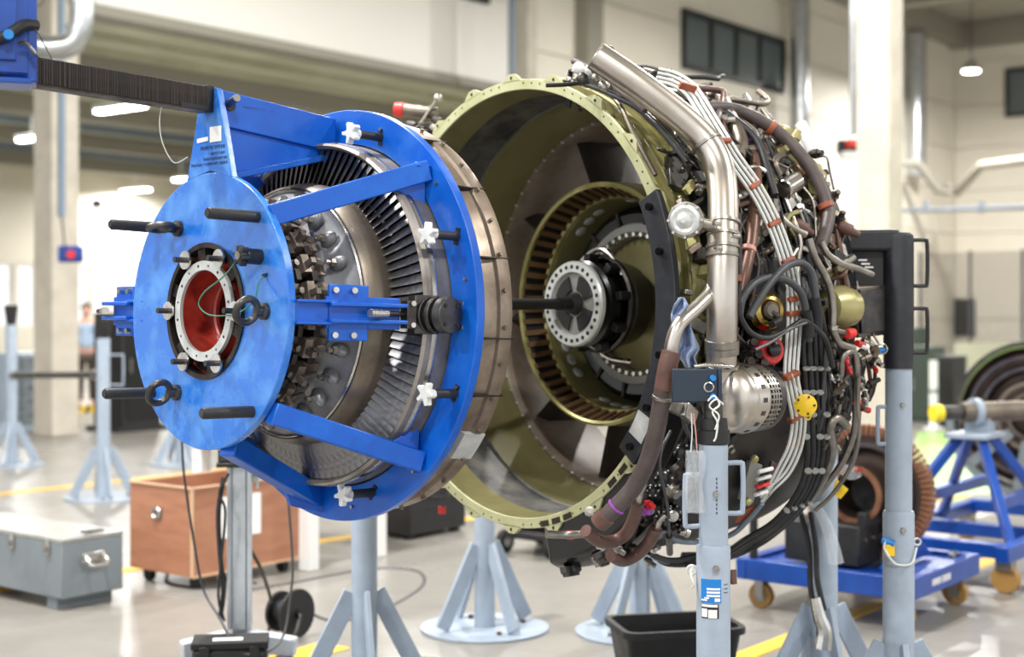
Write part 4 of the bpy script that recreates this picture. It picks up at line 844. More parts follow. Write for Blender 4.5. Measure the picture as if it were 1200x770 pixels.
# the turbine module itself
tm = thing('turbine_module', 'grey bladed turbine module with clamped drum held in the blue fixture', 'turbine', TMod)
part('shroud', MB().lathe([(-.100, .512), (-.108, .520), (-.100, .528), (-.05, .530), (.0, .531), (.06, .531), (.06, .50), (-.04, .505)], 128, closed=True), 'shroud', tm)
part('shroud_band', MB().lathe([(-.080, .5295), (-.072, .533), (-.062, .533), (-.057, .529)], 128), 'steel_bright', tm)
part('rear_case', MB().lathe([(.02, .590), (.026, .610), (.046, .612), (.050, .597), (.085, .603), (.10, .606), (.104, .616), (.13, .620), (.150, .618), (.156, .600), (.18, .585), (.18, .5), (.02, .5)], 128, closed=True), 'case_metal', tm)
for a in (30, 52, 74, 96, 112): part('case_seam', MB().box((.09, 0, .611), (.14, .004, .018)), 'oxide', tm).matrix_local = Matrix.Rotation(math.radians(a), 4, 'X')
cbm = [mesh('case_bolt', m__, 'case_metal') for m__ in (MB().cyl((.020, 0, .5975), (.010, 0, .5975), .006, 6), MB().cyl((.118, 0, .616), (.118, 0, .628), .007, 6))]
for i in range(36):
    for m__ in cbm: part('case_bolt', m__, None, tm).matrix_local = Matrix.Rotation(2 * math.pi * (i + .3) / 36, 4, 'X')
part('case_segment', MB().lathe([(.062, .59), (.07, .617), (.148, .624), (.15, .59)], 16, 124, 133, True), 'ring_white', tm)
part('backing', MB().lathe([(-.03, .515), (-.02, .40), (-.05, .39)], 96), 'black', tm)
# blades
NB = 104
def airfoil(r_, a_, chord, tw_, th_):
    out = []; ca, sa_ = math.cos(tw_), math.sin(tw_)
    for u_, h_ in ((-.5, 0), (-.2, .5), (.15, .55), (.5, .12), (.5, .0), (.15, -.02), (-.2, -.05)):
        x = u_ * chord; y = h_ * th_ + .12 * chord * (1 - 4 * u_ * u_); out.append((a_ + x * ca - y * sa_, x * sa_ + y * ca, r_))
    return out
sec = [airfoil(.392, -.10, .07, .55, .010), airfoil(.43, -.09, .07, .68, .009), airfoil(.47, -.08, .068, .80, .008), airfoil(.516, -.068, .066, .92, .007)]
mb = MB(); n_ = 7; vs = [p for s_ in sec for p in s_]; fs = []
for k in range(3):
    for i in range(n_): fs.append((k * n_ + i, k * n_ + (i + 1) % n_, (k + 1) * n_ + (i + 1) % n_, (k + 1) * n_ + i))
bm_ = mesh('blade', mb.add(vs, fs), 'blade', 60)
for i in range(NB): o = part('blade', bm_, None, tm); o.matrix_local = Matrix.Rotation(2 * math.pi * i / NB, 4, 'X')
part('hub_band', MB().lathe([(-.07, .396), (-.150, .401), (-.160, .399), (-.200, .388), (-.206, .382), (-.19, .375), (-.07, .38)], 128, closed=True), 'tan_metal', tm)
part('dark_seam', MB().lathe([(-.204, .3835), (-.208, .379), (-.200, .373)], 128), 'black', tm)
part('dish_lip', MB().lathe([(-.206, .378), (-.213, .374), (-.209, .368), (-.200, .368)], 128), 'steel_bright', tm)
part('dish', MB().lathe([(-.205, .371), (-.212, .35), (-.235, .31), (-.262, .28), (-.28, .262)], 128), 'dish', tm)
part('drum', MB().lathe([(-.27, .264), (-.30, .259), (-.38, .252), (-.45, .242), (-.455, .18), (-.46, .15)], 96), 'black', tm)
for a_ in (-.315, -.365, -.41, -.44): part('drum_ring', MB().lathe([(a_ - .006, .24), (a_ - .006, .272), (a_ + .006, .272), (a_ + .006, .24)], 96, closed=True), 'oxide', tm)
NR = 24; DS = Matrix.Diagonal((.97, 1.16, 1.16, 1))
boss = mesh('dish_boss', MB().ball((-.238, 0, .325), .022, .021, .032, 12, 6), 'dish', 40); nut = mesh('boss_nut', MB().turn((-.245, 0, .330), (-1, 0, .330), [(0, .0125), (.026, .0125), (.027, .0075), (.042, .0075)], 6), 'steel', 30)
arm = mesh('drum_clamp', MB().lathe([(-.445, .232), (-.445, .262), (-.42, .268), (-.415, .248), (-.375, .248), (-.37, .274), (-.345, .276), (-.34, .252), (-.31, .25), (-.30, .262), (-.285, .262), (-.285, .235)], 3, -5.0, 5.0, True).box((-.432, .008, .272), (.014, .012, .03)).box((-.357, -.006, .286), (.016, .014, .034)), 'clamp_metal', 30)
bolts = [mesh('clamp_bolt', m__, 'steel', 30) for m__ in (MB().cyl((-.392, 0, .250), (-.392, 0, .275), .009, 6), MB().turn((-.30, .0, .272), (-.352, .0, .284), [(0, .009), (.035, .009), (.036, .006), (.053, .006)], 8), MB().cyl((-.44, -.014, .262), (-.46, -.014, .264), .008, 6))]
cross = mesh('drum_clamp', MB().lathe([(-.40, .238), (-.40, .270), (-.385, .272), (-.385, .238)], 3, 3.4, 9.2, True).lathe([(-.34, .238), (-.34, .268), (-.32, .27), (-.32, .238)], 3, 3.4, 9.2, True), 'oxide', 30)
for i in range(NR):
    m_ = Matrix.Rotation(2 * math.pi * (i + .25) / NR, 4, 'X')
    b1 = part('dish_boss', boss, None, tm); b1.matrix_local = m_; part('boss_nut', nut, None, b1)
    c1 = part('drum_clamp', arm, None, tm); c1.matrix_local = m_ @ DS; c2 = [part('clamp_bolt', b__, None, c1) for b__ in bolts]; c3 = part('cross_clamp', cross, None, c1)
# long black shaft from the module into the engine
sf = thing('guide_shaft', 'long black shaft joining the turbine module and the engine hub', 'shaft', at((0, 0, 0)))

# lifting rail and blue trolley at the top left
r0_, r1_ = P(241, 116.5, 4.13), P(-70, 66, 3.42)
rl = thing('lifting_rail', 'dark brown ribbed lifting rail reaching from the trolley to the blue tower', 'rail', at((0, 0, 0)))
part('rail', MB().bar(r0_, r1_, .05, .068), 'wood_rail', rl, .002)
dr_ = (r1_ - r0_); 
nrm_ = dr_.cross(Vector((0, 0, 1))).normalized()
if nrm_.y > 0: nrm_ = -nrm_
rm = mesh('rib', MB().bar((0, 0, -.033), (0, 0, .033), .0016, .003), 'oxide', 0)
for i in range(90):
    o = part('rib', rm, None, rl); o.matrix_local = Matrix.Translation(r0_ + dr_ * ((i + RND.uniform(-.3, .3) + 1.5) / 110) + nrm_ * .0255)
part('rail_shoe', MB().bar(r0_ + dr_ * -.01, r0_ + dr_ * .02, .056, .076), 'black', rl, .002); part('rail_pad', MB().bar(r0_ + dr_ * .02 + Vector((0, 0, -.03)), r0_ + dr_ * .14 + Vector((0, 0, -.03)), .058, .012), 'black', rl)
part('rail_flange', MB().bar(r0_ + Vector((0, 0, -.037)), r1_ + Vector((0, 0, -.037)), .054, .005), 'oxide', rl)
tlr = thing('rail_trolley', 'dark blue steel trolley gripping the lifting rail at the top left corner', 'trolley', at((0, 0, 0)))
tc0 = P(12, 50, 3.50)
tm4 = frame(tc0, 70)
def tbx(c, s_): return MB().box(c, s_, tm4)
part('front_plate', tbx((.0, -.06, .03), (.085, .016, .23)), 'blue_dark', tlr, .003); part('edge_plate', tbx((.05, -.02, .03), (.022, .10, .27)), 'blue_dark', tlr, .003); part('foot_plate', tbx((.0, -.03, -.105), (.10, .12, .014)), 'blue_dark', tlr, .003); part('back_plate', tbx((-.03, .05, .03), (.14, .016, .23)), 'blue_dark', tlr, .003)
part('cover_plate', tbx((-.03, -.072, .03), (.085, .010, .17)), 'blue_dark', tlr, .002)
part('clamp_lever', MB().tube([tm4 @ Vector((-.06, -.085, -.02)), tm4 @ Vector((-.01, -.09, .0)), tm4 @ Vector((.03, -.08, .03)), tm4 @ Vector((.06, -.06, .035))], .014, 10, 4), 'black', tlr); part('pin_button', MB().cyl(tm4 @ Vector((-.005, -.10, .0)), tm4 @ Vector((-.005, -.115, .0)), .012, 16), 'sticker_blue', tlr)
part('bolt', MB().cyl(tm4 @ Vector((-.055, -.078, .09)), tm4 @ Vector((-.055, -.088, .09)), .010, 6), 'steel_dark', tlr)
part('safety_wire', MB().tube([P(32, 24, 3.45), P(45, 40, 3.45), P(55, 58, 3.45), P(60, 70, 3.45), P(53, 72, 3.45), P(40, 62, 3.45), P(34, 52, 3.45)], .0016, 6, 6), 'black', tlr); part('chain', MB().tube([P(22, 52, 3.42), P(30, 50, 3.42), P(37, 58, 3.42), P(42, 64, 3.42)], .005, 6, 5), 'steel_dark', tlr)
cable([P(190, 122, 4.0), P(187, 140, 4.0), P(189, 162, 4.0), P(197, 182, 4.0), P(206, 191, 4.0), P(220, 184, 4.0)], .0014, 'wire_white', 'thin pale wire dangling from the lifting rail', 'loose_wire', 'wire')

# ================================================================ THE JET ENGINE
EC = P(601, 356, 4.96); TE = frame(EC, 50.0); EI = TE.inverted()
en = thing('jet_engine', 'large open jet engine with olive fan case covered in pipes and harnesses', 'jet engine', TE)
EO = EI @ CAMP
def E(px, py, r):
    """point where the sight line meets the cylinder of radius r about the engine axis (nearest approach outside it)"""
    d = (EI @ P(px, py, 1.0)) - EO
    a = d.y ** 2 + d.z ** 2; b = 2 * (EO.y * d.y + EO.z * d.z); c = EO.y ** 2 + EO.z ** 2 - r * r; D = b * b - 4 * a * c
    t = (-b - math.sqrt(D)) / (2 * a) if D > 0 else -b / (2 * a)
    return EO + d * t
def Eb(px, py, a): return plane_pt(px, py, a, EI)
def Et(px, py, d): return EI @ P(px, py, d)
# fan case, inside to outside
case = part('fan_case', MB().lathe([(.0, .742), (.05, .738), (.12, .735)], 128), 'olive', en)
part('abradable_band', MB().lathe([(.12, .735), (.125, .742), (.30, .740), (.305, .733)], 128), 'abradable', case)
part('rear_liner', MB().lathe([(.305, .733), (.40, .722), (.50, .70)], 128), 'olive', case)
part('outer_skin', MB().lathe([(.02, .755), (.10, .758), (.12, .775), (.14, .775), (.16, .76), (.30, .762), (.32, .785), (.335, .785), (.35, .765), (.55, .76), (.60, .75)], 128), 'olive_bright', case)
ah = mesh('access_hole', MB().ball((.09, 0, .757), .012, .020, .004, 12, 6), 'wall_cream')
for a in (20, 24.5, 33, 37, 46, 51, 56): part('access_hole', ah, None, case).matrix_local = Matrix.Rotation(math.radians(a), 4, 'X')
for a_ in (.06, .205, .27, .43): part('stiffener', MB().lathe([(a_, .755), (a_, .782), (a_ + .008, .782), (a_ + .008, .755)], 128, closed=True), 'olive', case)
fl_ = part('front_flange', MB().lathe([(-.008, .742), (-.008, .778), (.006, .778), (.006, .742)], 160, closed=True), 'olive_rim', en, .002)
lug = mesh('lug', MB().slab([(-.008, -.05, .772), (-.008, -.032, .788), (-.008, -.014, .800), (-.008, .014, .800), (-.008, .032, .788), (-.008, .05, .772)], (.014, 0, 0)), 'olive_rim', 0); hole = mesh('bolt_hole', MB().cyl((-.0082, 0, .786), (-.0095, 0, .786), .0055, 10), 'black')
small = mesh('bolt_hole', MB().cyl((-.0082, 0, .764), (-.0095, 0, .764), .003, 8), 'oxide')
for i in range(22):
    m_ = Matrix.Rotation(2 * math.pi * i / 22, 4, 'X'); l_ = part('lug', lug, None, fl_); l_.matrix_local = m_; part('bolt_hole', hole, None, l_)
    for k in range(3): o = part('bolt_hole', small, None, fl_); o.matrix_local = Matrix.Rotation(2 * math.pi * (i + .3 + .2 * k) / 22, 4, 'X')
slotm = mesh('flange_slot', MB().lathe([(-.0082, .775), (-.0082, .7555), (-.0096, .7555), (-.0096, .775)], 4, 0, 3.2, True), 'oxide', 0)
for a in (127, 132, 137, 156, 160.5, 165): o = part('flange_slot', slotm, None, fl_); o.matrix_local = Matrix.Rotation(math.radians(a), 4, 'X')
# fan frame: outer ring, struts, splitter, vane rows, hub
part('frame_ring', MB().lathe([(.50, .70), (.495, .692), (.51, .682), (.62, .675), (.85, .69), (.85, .745), (.60, .75), (.50, .73)], 128, closed=True), 'frame_brown', en)
rv = mesh('frame_bolt', MB().cyl((.50, 0, .690), (.490, 0, .690), .005, 6), 'ring_white')
for i in range(72): o = part('frame_bolt', rv, None, en); o.matrix_local = Matrix.Rotation(2 * math.pi * i / 72, 4, 'X')
sm = mesh('frame_strut', MB().add([(.56, 0, .43), (.60, -.024, .43), (.78, -.024, .43), (.84, 0, .43), (.78, .024, .43), (.60, .024, .43), (.55, 0, .70), (.60, -.030, .70), (.78, -.030, .70), (.86, 0, .70), (.78, .030, .70), (.60, .030, .70)], [(i, (i + 1) % 6, 6 + (i + 1) % 6, 6 + i) for i in range(6)]), 'strut_dark', 50)
for i in range(10): o = part('frame_strut', sm, None, en); o.matrix_local = Matrix.Rotation(2 * math.pi * (i + .35) / 10, 4, 'X')
spl = part('splitter', MB().lathe([(.41, .436), (.405, .440), (.41, .446), (.50, .452), (.85, .45), (.85, .43), (.50, .434)], 128, closed=True), 'olive', en)
part('splitter_lip', MB().lathe([(.406, .430), (.400, .438), (.406, .448), (.418, .446), (.418, .43)], 128, closed=True), 'olive_bright', spl)
part('inner_lip', MB().lathe([(.50, .394), (.492, .401), (.498, .410), (.53, .410), (.53, .392)], 128, closed=True), 'olive_bright', spl)
part('inner_shell', MB().lathe([(.50, .396), (.54, .390), (.60, .385), (.66, .375), (.67, .35)], 128), 'olive', spl)
part('vane_back', MB().lathe([(.425, .434), (.51, .408)], 128), 'black', spl)
vm = mesh('vane', MB().bar((.412, 0, .432), (.50, 0, .402), .020, .014, up=(0, 0, 1)), 'slot_brown', 0)
for i in range(58): o = part('vane', vm, None, spl); o.matrix_local = Matrix.Rotation(2 * math.pi * i / 58, 4, 'X')
bw = mesh('shell_hole_light', MB().ball((.57, 0, .388), .024, .026, .008, 10, 6), 'ring_white')  # white blobs painting the light that shows through holes in the shell
for i in range(40):
    if i % 5 < 3: o = part('shell_hole_light', bw, None, spl); o.matrix_local = Matrix.Rotation(2 * math.pi * (i + .2) / 40, 4, 'X')
part('booster_ring', MB().lathe([(.66, .375), (.62, .366), (.60, .34), (.605, .30), (.63, .285), (.66, .28)], 96), 'black_gloss', en)
part('booster_band', MB().lathe([(.605, .306), (.594, .300), (.590, .272), (.62, .255), (.66, .255)], 96), 'grey_lid', en)
part('bearing_cone', MB().lathe([(.65, .26), (.63, .20), (.60, .12), (.58, .05), (.58, .0)], 80), 'olive', en)
sp = mesh('spoke', MB().bar((.60, 0, .295), (.60, 0, .36), .014, .012, (1, 0, 0)), 'oxide', 0)
for i in range(14): o = part('booster_spoke', sp, None, en); o.matrix_local = Matrix.Rotation(2 * math.pi * (i + .4) / 14, 4, 'X')
bn = mesh('ring_nut', MB().cyl((.612, 0, .262), (.590, 0, .262), .009, 6), 'steel_bright')
for i in range(44): o = part('ring_nut', bn, None, en); o.matrix_local = Matrix.Rotation(2 * math.pi * i / 44, 4, 'X')
# fan shaft front: black drum with white bolt ring
part('shaft_drum', MB().lathe([(.54, .15), (.46, .165), (.44, .172), (.42, .150), (.36, .145), (.355, .155), (.33, .158), (.32, .14), (.29, .135)], 80), 'black_gloss', en)
part('shaft_ring', MB().lathe([(.43, .176), (.425, .182), (.405, .182), (.40, .172)], 80), 'steel_dark', en)
for i in range(9): part('drum_lug', MB().box((.375, 0, .165), (.05, .03, .035)), 'black', en, .004).matrix_local = Matrix.Rotation(2 * math.pi * i / 9, 4, 'X')
sd = part('shaft_flange', MB().lathe([(.285, .112), (.278, .116), (.278, .150), (.285, .155), (.30, .155), (.30, .112)], 80, closed=True), 'ring_white', en)
hm = mesh('flange_hole', MB().cyl((.2782, 0, .134), (.2765, 0, .134), .0075, 10), 'black')
for i in range(28): o = part('flange_hole', hm, None, sd); o.matrix_local = Matrix.Rotation(2 * math.pi * i / 28, 4, 'X')
web = part('shaft_web', MB().lathe([(.292, .113), (.295, .05), (.30, .0)], 60), 'grey_lid', en)
for i in range(4): o = part('web_recess', MB().lathe([(.293, .046), (.286, .052), (.285, .098), (.292, .104)], 10, -29, 29, True), 'black', web); o.matrix_local = Matrix.Rotation(2 * math.pi * (i + .5) / 4, 4, 'X')
part('web_boss', MB().lathe([(.26, .0), (.26, .030), (.295, .042)], 40), 'black', en)
part('oil_tube', MB().tube([Eb(672, 320, .36), Eb(688, 300, .38), Eb(705, 292, .40), Eb(722, 308, .42), Eb(736, 340, .44)], .010, 10, 6), 'steel_bright', en); part('oil_tube', MB().tube([Eb(700, 410, .42), Eb(716, 420, .44), Eb(740, 424, .46)], .010, 10, 6), 'steel_bright', en)
# through shaft (its own thing)
p0_, p1_ = P(560, 357, 4.72), TE @ Vector((.27, 0, 0.0))
part('shaft', MB().cyl(p0_, p1_, .0195, 18), 'black_matt', sf); part('collar', MB().cyl(p0_.lerp(p1_, .86), p0_.lerp(p1_, .97), .024, 18), 'black', sf); part('tip', MB().cyl(p0_.lerp(p1_, -.12), p0_, .026, 18), 'black', sf)
# core behind and the dark mass under the plumbing
part('core', MB().lathe([(.85, .44), (1.0, .42), (1.15, .35), (1.18, .0)], 64), 'strut_dark', en)
part('fan_frame_skin', MB().lathe([(.58, .752), (.62, .775), (.66, .775), (.70, .755), (.86, .75)], 96), 'strut_dark', en)
# curved black edge guard on the near edge of the flange
gd = part('edge_guard', MB().lathe([(-.034, .722), (-.034, .806), (-.010, .806), (-.010, .722)], 40, 64, 129, True), 'black_powder', en, .003)
for a in (67, 78, 102, 115, 126): part('guard_bolt', MB().cyl(cyl_pt(-.034, .764, a), cyl_pt(-.048, .764, a), .012, 12), 'black_gloss', gd)
part('guard_label', MB().lathe([(-.0355, .73), (-.0355, .795), (-.0345, .795), (-.0345, .73)], 8, 117, 123.5, True), 'ring_white', gd)

# ---------------------------------------------------------------- plumbing
def pipe(name, pts, r, rp, material, n=10, k=6, parent=None):
    """pts in photo pixels laid on the cylinder of radius r (or (px, py, own radius))"""
    q = [E(p[0], p[1], p[2] if len(p) > 2 else r) for p in pts]
    return part(name, MB().tube(q, rp, n, k), material, parent or en, 0, 50)
def band(px, py, r, d, rp, material, wd=.012, name='clamp', parent=None):
    p_ = E(px, py, r); d_ = (E(px + d[0], py + d[1], r) - p_).normalized()
    return part(name, MB().turn(p_ - d_ * wd, p_ + d_, [(0, rp * .96), (.0015, rp * 1.06), (wd * 2 - .0015, rp * 1.06), (wd * 2, rp * .96)], 14), material, parent or en)
bd = pipe('bleed_duct', [(699, 66, .965), (745, 97, .955), (795, 135, .95), (826, 165, .95), (842, 195, .95), (847, 232, .95), (847, 300, .95), (846, 370, .95), (845, 432, .95)], .95, .0465, 'steel_duct', 24, 6)
for px, py, d in ((828, 168, (10, 15)), (848, 262, (0, 10)), (848, 276, (0, 10)), (847, 290, (0, 10)), (846, 300, (0, 10)), (846, 402, (0, 10)), (846, 410, (0, 10)), (846, 428, (0, 10)), (706, 70, (10, 7))):
    band(px, py, .95, d, .0490, 'steel', .006 if py not in (402, 410) else .012, 'duct_clamp', bd)
for px, py in ((836, 262), (838, 290), (858, 276)): part('clamp_bolt', MB().cyl(E(px, py, .995), E(px + 8, py + 1, .995), .007, 8), 'steel_bright', bd)
part('duct_rim', MB().torus(E(699, 66, .965), E(745, 97, .955) - E(699, 66, .965), .041, .006, 24, 8), 'steel', bd)
part('duct_lug', MB().torus(E(707, 58, .99), (1, 0, 0), .014, .005, 14, 6), 'copper', bd)
# pressure valve
vc = E(803, 258, .96); vd = (EO - vc).normalized(); vd = (vd + Vector((-.25, .15, 0))).normalized()
va = part('pressure_valve', MB().turn(vc - vd * .06, vc, [(0, .030), (.02, .046), (.045, .050), (.05, .054), (.056, .054), (.058, .048)], 28), 'steel', en)
part('valve_face', MB().turn(vc - vd * .004, vc + vd, [(0, .047), (.012, .044), (.016, .036), (.012, .026), (.02, .02), (.03, .008)], 28), 'ring_white', va)
for i in range(8):
    x_, y_ = basis(vd); a = i * math.pi / 4; o_ = (x_ * math.cos(a) + y_ * math.sin(a)) * .050; part('valve_bolt', MB().cyl(vc + o_ - vd * .008, vc + o_ + vd * .006, .005, 6), 'steel_bright', va)
part('valve_spigot', MB().cyl(vc - vd * .03, E(838, 266, .95), .018, 12), 'steel', va)
# brown insulated hoses at the near edge
pipe('drain_tube', [(838, 318, .93), (833, 342, .93), (815, 362, .94), (796, 380, .95), (788, 402, .95), (786, 418, .95)], .94, .0215, 'steel_duct', 16)
pipe('insulated_hose', [(786, 414), (779, 446), (774, 478), (768, 510), (757, 545), (742, 572), (722, 594), (703, 612)], .955, .0265, 'hose_grey_brown', 16)
pipe('hose_sleeve', [(787, 412), (782, 432), (778, 456)], .957, .0285, 'hose_brown', 16); band(776, 466, .955, (-2, 10), .029, 'steel', .006); band(722, 594, .955, (-10, 10), .028, 'purple', .004); band(706, 609, .955, (-10, 10), .0285, 'hose_brown', .02)
pipe('insulated_hose', [(686, 622, .93), (700, 633), (716, 635), (732, 627), (742, 610), (748, 590)], .95, .0205, 'hose_brown', 14); pipe('hose_end', [(748, 592), (751, 576), (756, 566)], .95, .010, 'steel_bright', 10)
pipe('insulated_hose', [(716, 651, .96), (730, 657), (746, 650), (760, 636), (769, 620)], .97, .0205, 'hose_brown', 14); pipe('hose_end', [(769, 622), (773, 610), (780, 603)], .97, .010, 'steel_bright', 10)
pipe('drain_tube', [(640, 626, .88), (665, 627), (685, 626, .93), (700, 630, .95)], .90, .0125, 'steel', 10); band(668, 627, .90, (10, 0), .0135, 'red_cap', .012)
# bracket plate under the flange
part('flange_bracket', MB().slab([Eb(674, 598, .02), Eb(694, 585, .02), Eb(696, 617, .02), Eb(688, 618, .02)], (.006, 0, 0)), 'grey_lid', en)
part('hose_bracket', MB().bar(E(782, 474, .97), E(812, 486, .98), .03, .035), 'steel', en, .004); part('hose_bracket', MB().bar(E(800, 478, .985), E(812, 490, .985), .03, .045), 'steel_bright', en, .004)
# arching brown hose over the top
pipe('insulated_hose', [(800, 130, .83), (838, 126, .86), (862, 129, .87), (890, 141, .88), (918, 160, .88), (945, 190, .88), (963, 220, .88), (971, 247, .88), (967, 272, .88), (956, 300, .87)], .87, .0225, 'hose_grey_brown', 14)
for px, py, d in ((904, 150, (10, 7)), (968, 241, (4, 10))): band(px, py, .88, d, .0255, 'clamp_brown', .010)
part('sensor_tube', MB().cyl(E(952, 178, .80), E(938, 145, .84), .022, 14), 'white', en); part('sensor_post', MB().tube([E(955, 185, .86), E(968, 184, .9), E(972, 200, .9), E(977, 222, .9)], .004, 6, 4), 'black', en)
# white harness
HB = [(770, 88, .88), (790, 93, .885), (808, 104, .89), (822, 124, .90), (840, 153, .905), (862, 188, .91), (886, 222, .91), (905, 258, .91), (920, 298, .91), (929, 335, .91), (931, 372, .91), (929, 405, .91), (927, 440, .92), (932, 468, .93), (936, 495, .94), (931, 525, .95), (918, 552, .95)]
for i, off in enumerate((-7.5, -2.5, 2.5, 7.5)):
    pts = []
    for j, (x, y, r_) in enumerate(HB):
        x1, y1, _ = HB[min(j + 1, len(HB) - 1)]; x0, y0, _ = HB[max(j - 1, 0)]; L_ = math.hypot(x1 - x0, y1 - y0); pts.append((x + off * (y1 - y0) / L_, y - off * (x1 - x0) / L_, r_ + (.003 if i % 2 else 0)))
    end = [(905 + off * .4, 572 + off * .7, .95), (893 + off * .2, 590 + off, .95)] if i < 2 else [(898 + off, 570 + off * .6, .95), (885 + off, 575 + off * 2, .93)]
    pipe('harness_wire', pts + end, .91, .0056, 'wire_white', 8, 4)
for px, py, d in ((806, 102, (8, 12)), (848, 166, (9, 14)), (883, 218, (9, 14)), (906, 262, (6, 14)), (922, 306, (4, 14)), (930, 350, (1, 14)), (930, 367, (0, 14)), (927, 440, (0, 14)), (933, 488, (1, 14)), (931, 519, (-4, 14))):
    p_ = E(px, py, .912 if py < 430 else .935); d_ = (E(px + d[0], py + d[1], .912 if py < 430 else .935) - p_).normalized(); n__ = Vector((0, p_.y, p_.z)).normalized(); s__ = d_.cross(n__).normalized()
    m_ = Matrix((s__, d_, n__)).transposed().to_4x4(); m_.translation = p_
    part('harness_clamp', MB().box((0, 0, 0), (.064, .017, .026), m_), 'clamp_brown', en, .004)
pipe('grey_tube', [(893, 590), (878, 608), (858, 626), (830, 634), (800, 635), (780, 628)], .95, .0095, 'beam_blue', 10); pipe('grey_tube', [(812, 520, .93), (813, 548), (822, 575), (828, 600)], .95, .0075, 'beam_blue', 8)
# black hose bundle
for i in range(5):
    o_ = i * 7 - 14
    pipe('black_hose', [(945 + o_ * .4, 322, .85), (952 + o_ * .7, 365, .88), (955 + o_, 410, .90), (957 + o_ * .95, 455, .91), (958 + o_ * .9, 500, .92), (957 + o_ * .8, 540, .93), (944 + o_ * .6, 575 + i, .94), (915 + o_ * .5, 610 + i, .94), (880 + o_ * .5, 632 + 2 * i, .94), (845, 648 + 2 * i, .92), (800, 650 + 2 * i, .88)], .9, .0115 if i % 2 else .0095, 'rubber_cable', 8, 5)
for k, (py, r_) in enumerate(((432, .925), (460, .932), (486, .937), (512, .942), (552, .95))):
    for i in range(4): 
        if (i + k) % 5 != 4: band(945 + i * 8 - (6 if py > 540 else 0), py, r_, (0, 10), .0118, 'grey_lid', .0035, 'cable_tie')
for i in range(4): band(922 + i * 9, 598 - i * 3, .952, (-8, 8), .0118, 'grey_lid', .003, 'cable_tie')
pipe('power_cable', [(866, 372), (870, 350), (884, 332), (905, 325), (925, 330), (940, 346), (945, 372), (948, 400)], .945, .0125, 'cable_grey', 10); pipe('power_cable', [(878, 372), (890, 350), (905, 328), (922, 312), (938, 308), (950, 318), (955, 340), (957, 360)], .955, .0125, 'cable_grey', 10)
for x, y, l in ((947, 365, 30), (957, 350, 36)): pipe('cable_boot', [(x - 3, y), (x, y + l / 2), (x, y + l)], .955, .019, 'black_matt', 12)
pipe('power_cable', [(866, 355), (868, 372), (880, 390), (900, 396), (925, 385), (940, 376), (955, 384), (968, 400), (976, 430)], .965, .009, 'rubber_cable', 8); pipe('thin_cable', [(866, 250), (867, 300), (866, 350), (862, 380)], .96, .007, 'rubber_cable', 8); pipe('thin_cable', [(885, 410), (905, 400), (925, 386), (945, 378)], .97, .005, 'cable_grey', 6)
band(864, 326, .96, (0, 10), .013, 'clamp_brown', .01)
# copper coloured vertical duct
pipe('copper_duct', [(878, 150, .84), (884, 185, .86), (886, 215, .87), (884, 245, .88), (880, 285, .89), (873, 320, .9), (868, 345, .9)], .88, .0195, 'copper', 14); band(879, 178, .86, (2, 10), .023, 'steel_bright', .008); band(877, 292, .89, (-2, 10), .023, 'pink', .008); band(881, 168, .855, (2, 10), .0215, 'purple', .004)
pipe('steel_duct', [(846, 112, .83), (852, 130, .85), (862, 150, .86), (868, 168, .86), (864, 185, .86)], .85, .026, 'tan_metal', 14); pipe('steel_duct', [(852, 190, .88), (856, 215, .9), (858, 245, .9)], .9, .016, 'tan_metal', 12)
# steel tubes at the rear
pipe('steel_tube', [(962, 283), (970, 298), (985, 308), (1008, 316), (1022, 322)], .90, .0115, 'steel', 10); pipe('steel_tube', [(948, 280), (955, 302), (966, 322), (973, 340), (976, 365), (976, 385), (984, 402), (1000, 408)], .93, .0125, 'steel', 10); pipe('steel_tube', [(976, 386, .93), (990, 390, .93), (998, 391, .93)], .93, .010, 'tan_metal', 10)
part('red_plug', MB().cyl(E(992, 391, .935), E(1000, 390, .935), .016, 12), 'red_cap', en); band(976, 384, .93, (0, 10), .0155, 'steel_bright', .008)
pipe('steel_tube', [(985, 440, .92), (988, 418, .93), (1000, 412, .93), (1004, 430, .93), (1003, 470, .935), (1000, 510, .94), (985, 545, .94), (960, 578, .94)], .93, .0115, 'steel', 10); pipe('steel_tube', [(1006, 440), (1005, 480), (1006, 510), (998, 545), (975, 580), (955, 598)], .945, .0085, 'steel', 8); pipe('steel_tube', [(992, 500), (982, 490), (972, 500), (976, 530), (965, 560), (945, 590)], .935, .015, 'steel', 10)
for px, py, k in ((990, 391, 'red_cap'), (1004, 402, 'red'), (1000, 470, 'red_cap'), (1010, 478, 'red'), (1008, 404, 'white')): part('blanking_plug', MB().cyl(E(px, py, .93), E(px + 8, py + 3, .93), .011, 10), k, en)
pipe('hose_line', [(1012, 395), (1018, 430), (1020, 455), (1014, 474)], .88, .008, 'hose_brown', 8); pipe('hose_line', [(1018, 395), (1025, 430), (1024, 455), (1018, 470)], .88, .007, 'rubber_cable', 8)
